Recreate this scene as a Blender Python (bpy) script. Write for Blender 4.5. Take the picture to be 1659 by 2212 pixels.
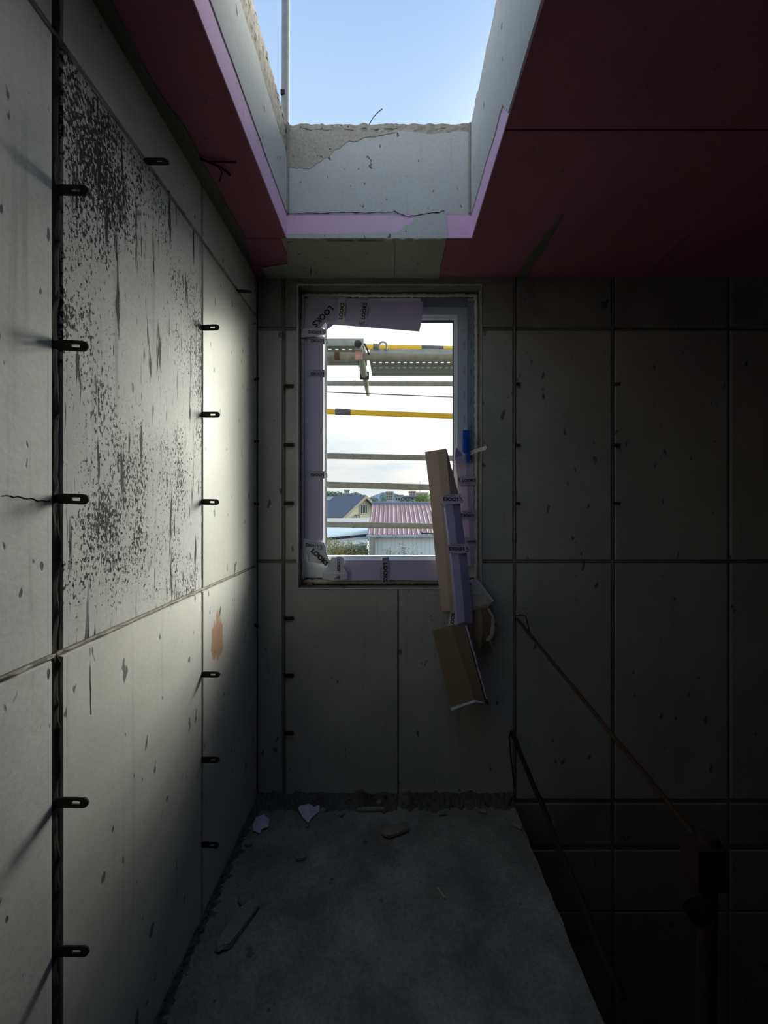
import bpy, math, random
from mathutils import Vector, Matrix, noise as mnoise

for _o in list(bpy.data.objects):
    bpy.data.objects.remove(_o)
S = bpy.context.scene
COL = S.collection
random.seed(11)

# ------------------------------------------------------------------ camera
F = 864.0                      # focal length in px of a 1659 x 2212 frame
VX, VY = 845.0, 1092.0         # vanishing point of the room's long edges
CH = 1.44                      # camera height above the slab
cam_d = bpy.data.cameras.new('camera')
cam = bpy.data.objects.new('camera', cam_d)
COL.objects.link(cam)
cam.location = (0, 0, CH)
cam.rotation_euler = (math.radians(90), 0, 0)
cam_d.sensor_fit = 'HORIZONTAL'
cam_d.sensor_width = 36.0
cam_d.lens = 36.0 * F / 1659.0
cam_d.shift_x = (829.5 - VX) / 1659.0
cam_d.shift_y = -(1106.0 - VY) / 1659.0
cam_d.clip_start = 0.02
cam_d.clip_end = 5000
S.camera = cam

# ------------------------------------------------------------------ colour management
S.view_settings.view_transform = 'Standard'
S.view_settings.look = 'None'
S.view_settings.gamma = 1.0
S.view_settings.use_curve_mapping = False
S.view_settings.exposure = 0.0

# ------------------------------------------------------------------ sky: hazy bright horizon, blue above, hazy sun glow on the right
GLOW_AZ, GLOW_EL, GLOW_SIG, GLOW_A = 40.0, 15.5, 15.5, 58.0
W = bpy.data.worlds.new('sky')
S.world = W
W.use_nodes = True
nt = W.node_tree
for n in list(nt.nodes):
    nt.nodes.remove(n)


def wn(t, **k):
    n = nt.nodes.new(t)
    for a, b in k.items():
        setattr(n, a, b)
    return n


tc = wn('ShaderNodeTexCoord')
nrm = wn('ShaderNodeVectorMath', operation='NORMALIZE')
nt.links.new(tc.outputs['Generated'], nrm.inputs[0])
sep = wn('ShaderNodeSeparateXYZ')
nt.links.new(nrm.outputs[0], sep.inputs[0])
ramp = wn('ShaderNodeValToRGB')
nt.links.new(sep.outputs['Z'], ramp.inputs[0])
cr = ramp.color_ramp
stops = [(0.0, (.95, .92, .89)), (0.10, (1.03, .99, .96)), (0.17, (1.25, 1.27, 1.27)), (0.36, (1.25, 1.32, 1.36)),
         (0.50, (.80, .98, 1.15)), (0.69, (.52, .72, .98)), (0.79, (.41, .61, .94)), (1.0, (.30, .48, .86))]
while len(cr.elements) < len(stops):
    cr.elements.new(0.5)
for e, (p, c) in zip(cr.elements, stops):
    e.position = p
    e.color = (c[0], c[1], c[2], 1)
# soft cloud banks low over the horizon
mp = wn('ShaderNodeMapping')
mp.inputs['Scale'].default_value = (2.2, 2.2, 12.0)
mp.inputs['Location'].default_value = (.3, .2, .55)
nt.links.new(nrm.outputs[0], mp.inputs[0])
cn = wn('ShaderNodeTexNoise')
cn.inputs['Scale'].default_value = 2.0
cn.inputs['Detail'].default_value = 5
nt.links.new(mp.outputs[0], cn.inputs['Vector'])
crp = wn('ShaderNodeMapRange')
crp.inputs['From Min'].default_value = .48
crp.inputs['From Max'].default_value = .66
nt.links.new(cn.outputs['Fac'], crp.inputs['Value'])
low = wn('ShaderNodeMapRange')
low.inputs['From Min'].default_value = .24
low.inputs['From Max'].default_value = .10
nt.links.new(sep.outputs['Z'], low.inputs['Value'])
cm = wn('ShaderNodeMath', operation='MULTIPLY')
nt.links.new(crp.outputs[0], cm.inputs[0])
nt.links.new(low.outputs[0], cm.inputs[1])
mixc = wn('ShaderNodeMix', data_type='RGBA')
nt.links.new(cm.outputs[0], mixc.inputs[0])
nt.links.new(ramp.outputs[0], mixc.inputs[6])
mixc.inputs[7].default_value = (.80, .88, .94, 1)
# glow
az, el = math.radians(GLOW_AZ), math.radians(GLOW_EL)
gd = (math.sin(az) * math.cos(el), math.cos(az) * math.cos(el), math.sin(el))
dot = wn('ShaderNodeVectorMath', operation='DOT_PRODUCT')
nt.links.new(nrm.outputs[0], dot.inputs[0])
dot.inputs[1].default_value = gd
ac = wn('ShaderNodeMath', operation='ARCCOSINE')
nt.links.new(dot.outputs['Value'], ac.inputs[0])
dv = wn('ShaderNodeMath', operation='DIVIDE')
nt.links.new(ac.outputs[0], dv.inputs[0])
dv.inputs[1].default_value = math.radians(GLOW_SIG)
sq = wn('ShaderNodeMath', operation='POWER')
nt.links.new(dv.outputs[0], sq.inputs[0])
sq.inputs[1].default_value = 2
ng = wn('ShaderNodeMath', operation='MULTIPLY')
nt.links.new(sq.outputs[0], ng.inputs[0])
ng.inputs[1].default_value = -1
ex = wn('ShaderNodeMath', operation='EXPONENT')
nt.links.new(ng.outputs[0], ex.inputs[0])
gs = wn('ShaderNodeVectorMath', operation='SCALE')
gs.inputs[0].default_value = (1.0 * GLOW_A, .965 * GLOW_A, .87 * GLOW_A)
nt.links.new(ex.outputs[0], gs.inputs['Scale'])
addg = wn('ShaderNodeVectorMath', operation='ADD')
nt.links.new(mixc.outputs[2], addg.inputs[0])
nt.links.new(gs.outputs[0], addg.inputs[1])
bg = wn('ShaderNodeBackground')
nt.links.new(addg.outputs[0], bg.inputs['Color'])
bg.inputs['Strength'].default_value = 1.0
wo = wn('ShaderNodeOutputWorld')
nt.links.new(bg.outputs[0], wo.inputs[0])


# ================================================================== helpers
def P(px, py, Y):
    """real point at distance Y that the photograph shows at pixel (px, py)"""
    return Vector(((px - VX) / F * Y, Y, CH + (VY - py) / F * Y))


class MB:
    def __init__(self):
        self.v = []
        self.f = []

    def add(self, vs, fs):
        o = len(self.v)
        self.v += [tuple(p) for p in vs]
        self.f += [tuple(i + o for i in f) for f in fs]
        return self

    def box(self, x0, x1, y0, y1, z0, z1, m=None):
        vs = [Vector((x, y, z)) for z in (z0, z1) for y in (y0, y1) for x in (x0, x1)]
        if m is not None:
            vs = [m @ p for p in vs]
        return self.add(vs, [(0, 2, 3, 1), (4, 5, 7, 6), (0, 1, 5, 4), (2, 6, 7, 3), (0, 4, 6, 2), (1, 3, 7, 5)])

    def tube(self, pts, r, n=10, caps=True):
        pts = [Vector(p) for p in pts]
        rs = r if isinstance(r, (list, tuple)) else [r] * len(pts)
        rings = []
        up = None
        for i, p in enumerate(pts):
            d = (pts[min(i + 1, len(pts) - 1)] - pts[max(i - 1, 0)]).normalized()
            if up is None:
                up = Vector((0, 0, 1)) if abs(d.z) < .9 else Vector((1, 0, 0))
            a = d.cross(up).normalized()
            b = a.cross(d).normalized()
            up = b
            rings.append([p + rs[i] * (math.cos(t) * a + math.sin(t) * b) for t in [2 * math.pi * k / n for k in range(n)]])
        vs = [q for rg in rings for q in rg]
        fs = []
        for i in range(len(pts) - 1):
            for k in range(n):
                k2 = (k + 1) % n
                fs.append((i * n + k, i * n + k2, (i + 1) * n + k2, (i + 1) * n + k))
        if caps:
            fs.append(tuple(range(n))[::-1])
            fs.append(tuple((len(pts) - 1) * n + k for k in range(n)))
        return self.add(vs, fs)

    def prism(self, outline, vec, cham=0.0):
        """outline (coplanar points) pushed along vec; optional chamfer pulls the far face inwards"""
        o = [Vector(p) for p in outline]
        n = len(o)
        vec = Vector(vec)
        c = sum(o, Vector()) / n
        if cham:
            mid = [p + vec * (1 - .55) for p in o]
            far = []
            for p in o:
                d = p - c
                far.append(p + vec - Vector([math.copysign(min(cham, abs(t)), t) if abs(t) > 1e-6 else 0 for t in d]))
            vs = o + mid + far
            fs = [tuple(range(n))[::-1], tuple(2 * n + i for i in range(n))]
            for i in range(n):
                j = (i + 1) % n
                fs.append((i, j, n + j, n + i))
                fs.append((n + i, n + j, 2 * n + j, 2 * n + i))
            return self.add(vs, fs)
        vs = o + [p + vec for p in o]
        fs = [tuple(range(n))[::-1], tuple(n + i for i in range(n))]
        for i in range(n):
            j = (i + 1) % n
            fs.append((i, j, n + j, n + i))
        return self.add(vs, fs)

    def sheet(self, rows, t, away=Vector((0, 1, 0))):
        """grid of points given thickness t on the side pointing along 'away'"""
        R, Cn = len(rows), len(rows[0])
        pts = [[Vector(p) for p in r] for r in rows]
        back = []
        for i in range(R):
            for j in range(Cn):
                du = pts[i][min(j + 1, Cn - 1)] - pts[i][max(j - 1, 0)]
                dv_ = pts[min(i + 1, R - 1)][j] - pts[max(i - 1, 0)][j]
                nn = du.cross(dv_)
                if nn.length < 1e-9:
                    nn = Vector(away)
                nn.normalize()
                if nn.dot(away) < 0:
                    nn = -nn
                back.append(pts[i][j] + nn * t)
        vs = [p for r in pts for p in r] + back
        N = R * Cn
        fs = []
        for i in range(R - 1):
            for j in range(Cn - 1):
                a, b, c, d = i * Cn + j, i * Cn + j + 1, (i + 1) * Cn + j + 1, (i + 1) * Cn + j
                fs.append((a, b, c, d))
                fs.append((N + d, N + c, N + b, N + a))
        for j in range(Cn - 1):
            fs.append((j, N + j, N + j + 1, j + 1))
            k = (R - 1) * Cn + j
            fs.append((k, k + 1, N + k + 1, N + k))
        for i in range(R - 1):
            a, b = i * Cn, (i + 1) * Cn
            fs.append((a, b, N + b, N + a))
            a, b = i * Cn + Cn - 1, (i + 1) * Cn + Cn - 1
            fs.append((a, N + a, N + b, b))
        return self.add(vs, fs)

    def rock(self, c, sx, sy, sz, seed, rot=0.0, flat=False):
        """irregular lump whose underside rests at c.z"""
        vs, fs = [], []
        nu, nv = 9, 6
        rm = Matrix.Rotation(rot, 3, 'Z')
        for i in range(nv + 1):
            th = math.pi * i / nv
            for k in range(nu):
                ph = 2 * math.pi * k / nu
                d = Vector((math.sin(th) * math.cos(ph), math.sin(th) * math.sin(ph), math.cos(th)))
                e = 6.0 if flat else 3.2
                q = (abs(d.x) ** e + abs(d.y) ** e + abs(d.z) ** e) ** (-1 / e)
                s = q * (1 + .22 * mnoise.noise(d * 1.7 + Vector((seed * 3.1, seed, 0))))
                p = rm @ Vector((d.x * s * sx, d.y * s * sy, 0))
                vs.append((c[0] + p.x, c[1] + p.y, c[2] + max(0.0, sz + d.z * s * sz)))
        for i in range(nv):
            for k in range(nu):
                k2 = (k + 1) % nu
                fs.append((i * nu + k, (i + 1) * nu + k, (i + 1) * nu + k2, i * nu + k2))
        return self.add(vs, fs)

    def build(self, name, mat, parent=None, smooth=False, loc=None):
        me = bpy.data.meshes.new(name)
        off = Vector(loc) if loc is not None else Vector()
        if parent is not None and loc is None:
            off = WORLD.get(parent.name, Vector())
        me.from_pydata([(p[0] - off.x, p[1] - off.y, p[2] - off.z) for p in self.v], [], self.f)
        me.update()
        me.materials.append(mat)
        if smooth:
            for p in me.polygons:
                p.use_smooth = len(p.vertices) == 4
        o = bpy.data.objects.new(name, me)
        COL.objects.link(o)
        if parent is not None:
            o.parent = parent
            WORLD[o.name] = off.copy()
        else:
            o.location = off
            WORLD[o.name] = off.copy()
        return o


WORLD = {}                     # name -> origin in the room, for translation-only parents


def tag(o, label, cat, group=None, kind=None):
    o['label'] = label
    o['category'] = cat
    if group:
        o['group'] = group
    if kind:
        o['kind'] = kind
    return o


def thing(name, label, cat, loc, group=None, kind=None):
    o = bpy.data.objects.new(name, None)
    COL.objects.link(o)
    o.empty_display_size = .05
    o.location = loc
    WORLD[o.name] = Vector(loc)
    return tag(o, label, cat, group, kind)


def struct(o):
    o['kind'] = 'structure'
    return o


def empty_struct(name, loc=(0, 0, 0)):
    o = bpy.data.objects.new(name, None)
    COL.objects.link(o)
    o.location = loc
    WORLD[o.name] = Vector(loc)
    return struct(o)


# ================================================================== materials
def base_mat(name):
    m = bpy.data.materials.new(name)
    m.use_nodes = True
    t = m.node_tree
    return m, t, t.nodes['Principled BSDF']


def simple(name, c, rough=.7, metal=0.0, var=.12, scale=14.0, bump=.0, spec=.3):
    """one colour with mottled variation"""
    m, t, b = base_mat(name)
    N, L = t.nodes, t.links
    tcn = N.new('ShaderNodeTexCoord')
    nz = N.new('ShaderNodeTexNoise')
    nz.inputs['Scale'].default_value = scale
    nz.inputs['Detail'].default_value = 6
    L.new(tcn.outputs['Object'], nz.inputs['Vector'])
    mx = N.new('ShaderNodeMix')
    mx.data_type = 'RGBA'
    mx.inputs[6].default_value = (*[x * (1 - var) for x in c], 1)
    mx.inputs[7].default_value = (*[min(1, x * (1 + var)) for x in c], 1)
    L.new(nz.outputs['Fac'], mx.inputs[0])
    L.new(mx.outputs[2], b.inputs['Base Color'])
    b.inputs['Roughness'].default_value = rough
    b.inputs['Metallic'].default_value = metal
    b.inputs['Specular IOR Level'].default_value = spec
    if bump:
        bp = N.new('ShaderNodeBump')
        bp.inputs['Strength'].default_value = bump
        bp.inputs['Distance'].default_value = .004
        L.new(nz.outputs['Fac'], bp.inputs['Height'])
        L.new(bp.outputs[0], b.inputs['Normal'])
    return m


def concrete(name, ca, cb, pits=.5, streak=.3, speck=0.0, grain=.25, rough=.75, stain=None, axis='z', bump=.35, spec=.3,
             pit_scale=(26, 26, 13), dark=(.03, .03, .03), blot=2.2, pit_thr=.70):
    """cast concrete: blotches, cement grain, air pits, streaks along the formwork grain, black form residue"""
    m, t, b = base_mat(name)
    N, L = t.nodes, t.links
    tcn = N.new('ShaderNodeTexCoord')
    co = tcn.outputs['Object']

    def mapping(s, off=(0, 0, 0)):
        mpn = N.new('ShaderNodeMapping')
        mpn.inputs['Scale'].default_value = s
        mpn.inputs['Location'].default_value = off
        L.new(co, mpn.inputs['Vector'])
        return mpn.outputs[0]

    def nzn(s, sc, det=6, rg=.55, off=(0, 0, 0)):
        n = N.new('ShaderNodeTexNoise')
        n.inputs['Scale'].default_value = sc
        n.inputs['Detail'].default_value = det
        n.inputs['Roughness'].default_value = rg
        L.new(mapping(s, off), n.inputs['Vector'])
        return n.outputs['Fac']

    def mr(v, a, c, lo=0.0, hi=1.0):
        n = N.new('ShaderNodeMapRange')
        n.inputs['From Min'].default_value = a
        n.inputs['From Max'].default_value = c
        n.inputs['To Min'].default_value = lo
        n.inputs['To Max'].default_value = hi
        L.new(v, n.inputs['Value'])
        return n.outputs[0]

    def mul(a, c):
        n = N.new('ShaderNodeMath')
        n.operation = 'MULTIPLY'
        L.new(a, n.inputs[0])
        if isinstance(c, float):
            n.inputs[1].default_value = c
        else:
            L.new(c, n.inputs[1])
        return n.outputs[0]

    def mix(f, a, c):
        n = N.new('ShaderNodeMix')
        n.data_type = 'RGBA'
        L.new(f, n.inputs[0])
        for i, q in ((6, a), (7, c)):
            if isinstance(q, tuple):
                n.inputs[i].default_value = (*q, 1)
            else:
                L.new(q, n.inputs[i])
        return n.outputs[2]

    col = mix(mr(nzn((1, 1, 1), blot, 8, .6), .32, .68), ca, cb)
    g = nzn((1, 1, 1), 90, 3, .6)
    gfac = mul(mr(g, .35, .75), grain)
    col = mix(gfac, col, tuple(x * .45 for x in ca))
    st_sc = {'z': (34, 34, 1.3), 'y': (34, 1.3, 34)}[axis]
    stv = nzn(st_sc, 1.0, 5, .6, (3, 1, 2))
    if streak:
        m1 = mul(mr(stv, .58, .70), nzn((1, 1, 1), 3.3, 2, .5, (5, 5, 5)))
        col = mix(mul(m1, streak), col, tuple(x * .3 for x in ca))
    hgt = mul(g, .4)
    if pits:
        pv = nzn(pit_scale, 1.0, 2, .5, (9, 4, 1))
        pm = mr(pv, pit_thr, pit_thr + .03)
        col = mix(mul(pm, pits), col, dark)
        inv = N.new('ShaderNodeMath')
        inv.operation = 'SUBTRACT'
        L.new(hgt, inv.inputs[0])
        L.new(pm, inv.inputs[1])
        hgt = inv.outputs[0]
    if speck:
        sv = nzn((150, 150, 85), 1.0, 4, .68, (2, 7, 3))
        area = mr(nzn((3.6, 3.6, 2.4), 1.0, 6, .68, (1.3, 4.4, 2.0)), .42, .67)
        thr = N.new('ShaderNodeMath')
        thr.operation = 'ADD'
        L.new(sv, thr.inputs[0])
        L.new(mul(area, .24), thr.inputs[1])
        sm = mr(thr.outputs[0], .662, .69)
        col = mix(mul(sm, speck), col, dark)
        bl_ = mul(mr(nzn((15, 15, 8), 1.0, 5, .65, (6, 1, 4)), .60, .66), mr(nzn((2.6, 2.6, 2.6), 1.0, 2, .5, (2, 8, 5.3)), .50, .62))
        col = mix(mul(bl_, speck * .9), col, dark)
        sc_ = nzn((52, 52, 4.5), 1.0, 3, .6, (4, 2, 8))
        scm = mul(mr(sc_, .595, .64), mr(nzn((4, 4, 3), 1.0, 3, .5, (7, 7, 1)), .36, .52))
        col = mix(mul(scm, speck), col, tuple(x * 1.6 for x in dark))
        inv2 = N.new('ShaderNodeMath')
        inv2.operation = 'SUBTRACT'
        L.new(hgt, inv2.inputs[0])
        L.new(scm, inv2.inputs[1])
        hgt = inv2.outputs[0]
    if stain:
        (cx, cy, cz), (rx, ry, rz), scol = stain
        mpn = N.new('ShaderNodeMapping')
        mpn.vector_type = 'TEXTURE'
        mpn.inputs['Location'].default_value = (cx, cy, cz)
        mpn.inputs['Scale'].default_value = (rx, ry, rz)
        L.new(co, mpn.inputs['Vector'])
        ln = N.new('ShaderNodeVectorMath')
        ln.operation = 'LENGTH'
        L.new(mpn.outputs[0], ln.inputs[0])
        wob = N.new('ShaderNodeMath')
        wob.operation = 'ADD'
        L.new(ln.outputs['Value'], wob.inputs[0])
        L.new(mr(nzn((40, 40, 14), 1.0, 4, .6), .3, .7, -.45, .45), wob.inputs[1])
        col = mix(mul(mr(wob.outputs[0], 1.05, .75), .8), col, scol)
    L.new(col, b.inputs['Base Color'])
    b.inputs['Roughness'].default_value = rough
    b.inputs['Specular IOR Level'].default_value = spec
    bp = N.new('ShaderNodeBump')
    bp.inputs['Strength'].default_value = bump
    bp.inputs['Distance'].default_value = .003
    L.new(hgt, bp.inputs['Height'])
    L.new(bp.outputs[0], b.inputs['Normal'])
    return m


M = {}
M['left_smooth'] = concrete('concrete_left_smooth', (.42, .42, .385), (.51, .51, .465), pit_thr=.682, pits=.75, streak=.25, grain=.12, rough=.42, spec=.4, bump=.2)
M['left_lower'] = concrete('concrete_left_lower', (.48, .48, .455), (.60, .595, .56), pit_thr=.682, pits=.75, streak=.3, grain=.14, rough=.5, spec=.35, bump=.25,
                           stain=((-.653, 1.505, .945), (.05, .055, .085), (.36, .19, .09)))
M['left_near'] = concrete('concrete_left_near', (.44, .45, .445), (.63, .63, .61), pit_thr=.682, pits=.85, streak=.55, grain=.2, rough=.6)
M['left_rough'] = concrete('concrete_form_residue', (.40, .405, .40), (.58, .58, .56), pits=.6, streak=.8, speck=1.0, grain=.22, rough=.65, spec=.12, dark=(.018, .018, .02))
M['left_top'] = concrete('concrete_left_top', (.46, .455, .43), (.60, .59, .55), pit_thr=.682, pits=.8, streak=.15, grain=.2, rough=.65)
M['groove'] = concrete('joint_concrete', (.16, .15, .13), (.25, .24, .21), pits=.6, streak=.2, grain=.4, rough=.9)
M['fin_black'] = concrete('joint_black_residue', (.018, .015, .012), (.05, .042, .035), pits=.0, streak=0, grain=.5, rough=.95, bump=.8)
M['fin_grey'] = concrete('joint_cement_ridge', (.30, .28, .24), (.40, .375, .33), pits=.4, streak=0, grain=.4, rough=.9, bump=.6)
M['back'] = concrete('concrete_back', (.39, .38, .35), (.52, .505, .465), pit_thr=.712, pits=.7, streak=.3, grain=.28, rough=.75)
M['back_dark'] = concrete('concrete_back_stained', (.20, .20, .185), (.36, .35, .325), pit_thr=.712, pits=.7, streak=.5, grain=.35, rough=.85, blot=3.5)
M['back_joint'] = concrete('concrete_back_joint', (.17, .165, .145), (.27, .26, .23), pits=.5, streak=.2, grain=.4, rough=.9)
M['floor'] = concrete('concrete_floor', (.19, .185, .165), (.40, .39, .35), pits=.5, streak=0, grain=.5, rough=.85, blot=5.0, pit_scale=(16, 16, 16), bump=.7)
M['slab'] = concrete('concrete_ceiling', (.30, .29, .25), (.42, .40, .35), pits=.5, streak=.2, grain=.3, rough=.85)
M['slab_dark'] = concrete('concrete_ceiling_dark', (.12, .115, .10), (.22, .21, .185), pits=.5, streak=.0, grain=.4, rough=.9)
M['curb'] = concrete('concrete_curb', (.53, .54, .525), (.63, .64, .62), pits=.75, streak=.2, grain=.2, rough=.8, pit_scale=(30, 30, 20))
M['curb_tan'] = concrete('concrete_curb_rough', (.42, .39, .33), (.56, .53, .46), pits=.8, streak=.0, grain=.5, rough=.95, bump=1.0, pit_scale=(45, 45, 45))
M['rubble'] = concrete('mortar_rubble', (.10, .095, .088), (.21, .20, .18), pits=.6, streak=0, grain=.6, rough=.95, bump=1.0, blot=9)
M['chunk'] = concrete('concrete_chunk', (.27, .26, .235), (.38, .37, .335), pits=.5, streak=0, grain=.4, rough=.9)
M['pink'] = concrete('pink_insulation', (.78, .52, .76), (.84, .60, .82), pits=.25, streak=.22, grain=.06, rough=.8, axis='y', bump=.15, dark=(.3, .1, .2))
M['pink_dark'] = concrete('pink_insulation_dark', (.30, .105, .16), (.38, .14, .20), pits=.35, streak=.12, grain=.2, rough=.9, axis='y', bump=.15, dark=(.08, .03, .04))  # darker pink for the boards, all but their cut edges
M['steel_dark'] = simple('rusted_dark_steel', (.022, .016, .013), .7, .0, .5, 60, .4)
M['rust'] = simple('rusty_steel', (.075, .036, .02), .85, 0, .5, 45, .5)
M['rust_dark'] = simple('dark_rusty_steel', (.030, .015, .010), .85, 0, .5, 45, .5)
M['galv'] = simple('galvanised_steel', (.20, .21, .20), .6, .0, .35, 26, .2)
M['galv_warm'] = simple('mortar_splashed_pipe', (.22, .21, .18), .75, .0, .4, 30, .5)
M['galv_blue'] = simple('galvanised_plank_steel', (.26, .30, .31), .6, .0, .3, 30, .2)
M['yellow'] = simple('yellow_painted_pipe', (.74, .45, .025), .45, 0, .1, 12)
M['sleeve'] = simple('grey_plastic_sleeve', (.11, .11, .12), .6, 0, .15)
M['red_clamp'] = simple('faded_red_coupler', (.42, .24, .20), .7, 0, .3, 40)
M['lilac'] = simple('lilac_cover_card', (.60, .54, .74), .55, 0, .07, 8)
M['lilac_dark'] = simple('lilac_cover_card_outer', (.40, .37, .60), .5, 0, .08, 8)
M['white_pvc'] = simple('white_window_pvc', (.82, .84, .90), .35, 0, .03, 5, spec=.5)
M['grey_film'] = simple('printed_grey_film', (.56, .60, .70), .45, 0, .06, 6)
M['blue_film'] = simple('dark_blue_grey_film', (.26, .30, .42), .45, 0, .08, 6)
M['gasket'] = simple('dark_grey_gasket', (.10, .11, .15), .5, 0, .1)
M['tape'] = simple('frosted_packing_tape', (.50, .47, .58), .3, 0, .05, 20, spec=.5)
M['white_tape'] = simple('white_packing_tape', (.75, .74, .78), .3, 0, .04, 20, spec=.5)
M['ink'] = simple('black_print', (.012, .012, .014), .6, 0, .1)
M['ink_grey'] = simple('grey_print', (.10, .10, .12), .6, 0, .1)
M['card'] = simple('brown_cardboard', (.46, .35, .285), .85, 0, .08, 20, .1)
M['card_pale'] = simple('pale_cardboard', (.62, .50, .41), .85, 0, .08, 20, .1)
M['card_dark'] = simple('dark_brown_cardboard', (.26, .19, .125), .9, 0, .12, 14, .1)  # darker brown for the lower hanging pieces
M['torn'] = simple('torn_paper', (.48, .45, .40), .9, 0, .12, 30, .2)
M['paper'] = simple('white_paper', (.70, .72, .82), .85, 0, .06, 16)
M['blue'] = simple('blue_plastic', (.012, .10, .55), .3, 0, .06, spec=.5)
M['foam'] = simple('spray_foam', (.62, .60, .50), .95, 0, .2, 40, .8)
M['mortar'] = simple('pale_mortar_edge', (.50, .49, .45), .9, 0, .15, 40, .4)
M['timber'] = simple('brown_timber_shim', (.22, .10, .06), .8, 0, .2, 30)
M['slate'] = simple('slate_grey_roof', (.12, .15, .19), .7, 0, .12, 3)
M['cream'] = simple('cream_wall', (.50, .48, .37), .8, 0, .05, 2)
M['trim'] = simple('grey_brown_barge_board', (.26, .23, .19), .7, 0, .1)
M['dark_glass'] = simple('dark_window_glass', (.03, .035, .045), .2, 0, .1)
M['red_roof'] = simple('faded_red_sheet_roof', (.33, .205, .22), .6, 0, .14, 2)
M['blue_wall'] = simple('pale_blue_sheet_wall', (.70, .77, .82), .6, 0, .06, 2)
M['pale_roof'] = simple('pale_blue_sheet_roof', (.38, .47, .53), .6, 0, .08, 1.5)
M['grey_roof'] = simple('grey_sheet_roof', (.28, .29, .29), .7, 0, .2, 3)
M['gutter'] = simple('dark_gutter', (.03, .03, .03), .6, 0, .2)
M['ridge'] = simple('blue_grey_ridge_cap', (.20, .27, .38), .6, 0, .1)
M['cream_pipe'] = simple('cream_downpipe', (.72, .69, .58), .6, 0, .05)
M['leaf_yellow'] = simple('yellow_green_leaves', (.24, .23, .075), .7, 0, .5, 4)
M['leaf_dark'] = simple('olive_leaves', (.13, .14, .06), .7, 0, .5, 4)
M['leaf_far'] = simple('hazy_green_leaves', (.15, .20, .15), .8, 0, .4, .6)
M['leaf_bright'] = simple('bright_green_leaves', (.24, .32, .12), .8, 0, .3, .6)
M['twig'] = simple('brown_twigs', (.09, .065, .04), .9, 0, .3)
M['hill'] = simple('hazy_blue_hill', (.34, .46, .54), 1, 0, .1, .01)
M['far_white'] = simple('far_white_wall', (.42, .43, .43), .8, 0, .06, .2)
M['far_pink'] = simple('far_pink_wall', (.56, .43, .42), .8, 0, .06, .2)
M['far_roof'] = simple('far_blue_grey_roof', (.18, .23, .30), .8, 0, .1, .2)
M['ground'] = simple('outdoor_ground', (.07, .085, .045), .95, 0, .4, .3)
M['facade'] = simple('outer_wall_render', (.36, .36, .34), .9, 0, .1)
M['bore'] = simple('pipe_bore', (.012, .011, .012), .9, 0, .1)


def glass_mat():
    m, t, b = base_mat('window_glass')
    t.nodes.remove(b)
    out = t.nodes['Material Output']
    tr = t.nodes.new('ShaderNodeBsdfTransparent')
    tr.inputs[0].default_value = (.97, .985, .98, 1)
    gl = t.nodes.new('ShaderNodeBsdfGlossy')
    gl.inputs['Roughness'].default_value = .02
    lw_ = t.nodes.new('ShaderNodeLayerWeight')
    lw_.inputs['Blend'].default_value = .5
    p5 = t.nodes.new('ShaderNodeMath')
    p5.operation = 'POWER'
    p5.inputs[1].default_value = 5
    t.links.new(lw_.outputs['Facing'], p5.inputs[0])
    fr = t.nodes.new('ShaderNodeMapRange')
    fr.inputs['To Min'].default_value = .02
    fr.inputs['To Max'].default_value = .9
    t.links.new(p5.outputs[0], fr.inputs['Value'])
    mx = t.nodes.new('ShaderNodeMixShader')
    t.links.new(fr.outputs[0], mx.inputs[0])
    t.links.new(tr.outputs[0], mx.inputs[1])
    t.links.new(gl.outputs[0], mx.inputs[2])
    t.links.new(mx.outputs[0], out.inputs[0])
    return m


M['glass'] = glass_mat()

# ================================================================== the room's measures (metres; slab top z = 0)
XL = -.653                     # left wall face
YB = 1.945                     # back wall face
ZC = 2.548                     # underside of the insulated ceiling
XR = 3.6                      # right wall
YF = -1.6                      # wall behind the camera
XE = .592                      # edge of the slab over the stair well
ZV = -1.75                     # bottom of the stair well
OX0, OX1, OY0, OY1 = -.436, .336, .22, 1.66   # roof opening
PT = .008                      # how far the formwork fields stand proud of the joints


def rng(a, b):
    return random.uniform(a, b)


def ragged(a, b, n, amp, seed, axis):
    """points from a to b wobbling along axis"""
    a, b, axis = Vector(a), Vector(b), Vector(axis)
    out = []
    for i in range(n + 1):
        t = i / n
        w = (mnoise.noise(Vector((t * 7.3, seed * 5.7, .3))) + .6 * mnoise.noise(Vector((t * 23, seed * 2.9, 4)))) * amp
        if i in (0, n):
            w = 0
        out.append(a.lerp(b, t) + axis * w)
    return out


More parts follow.
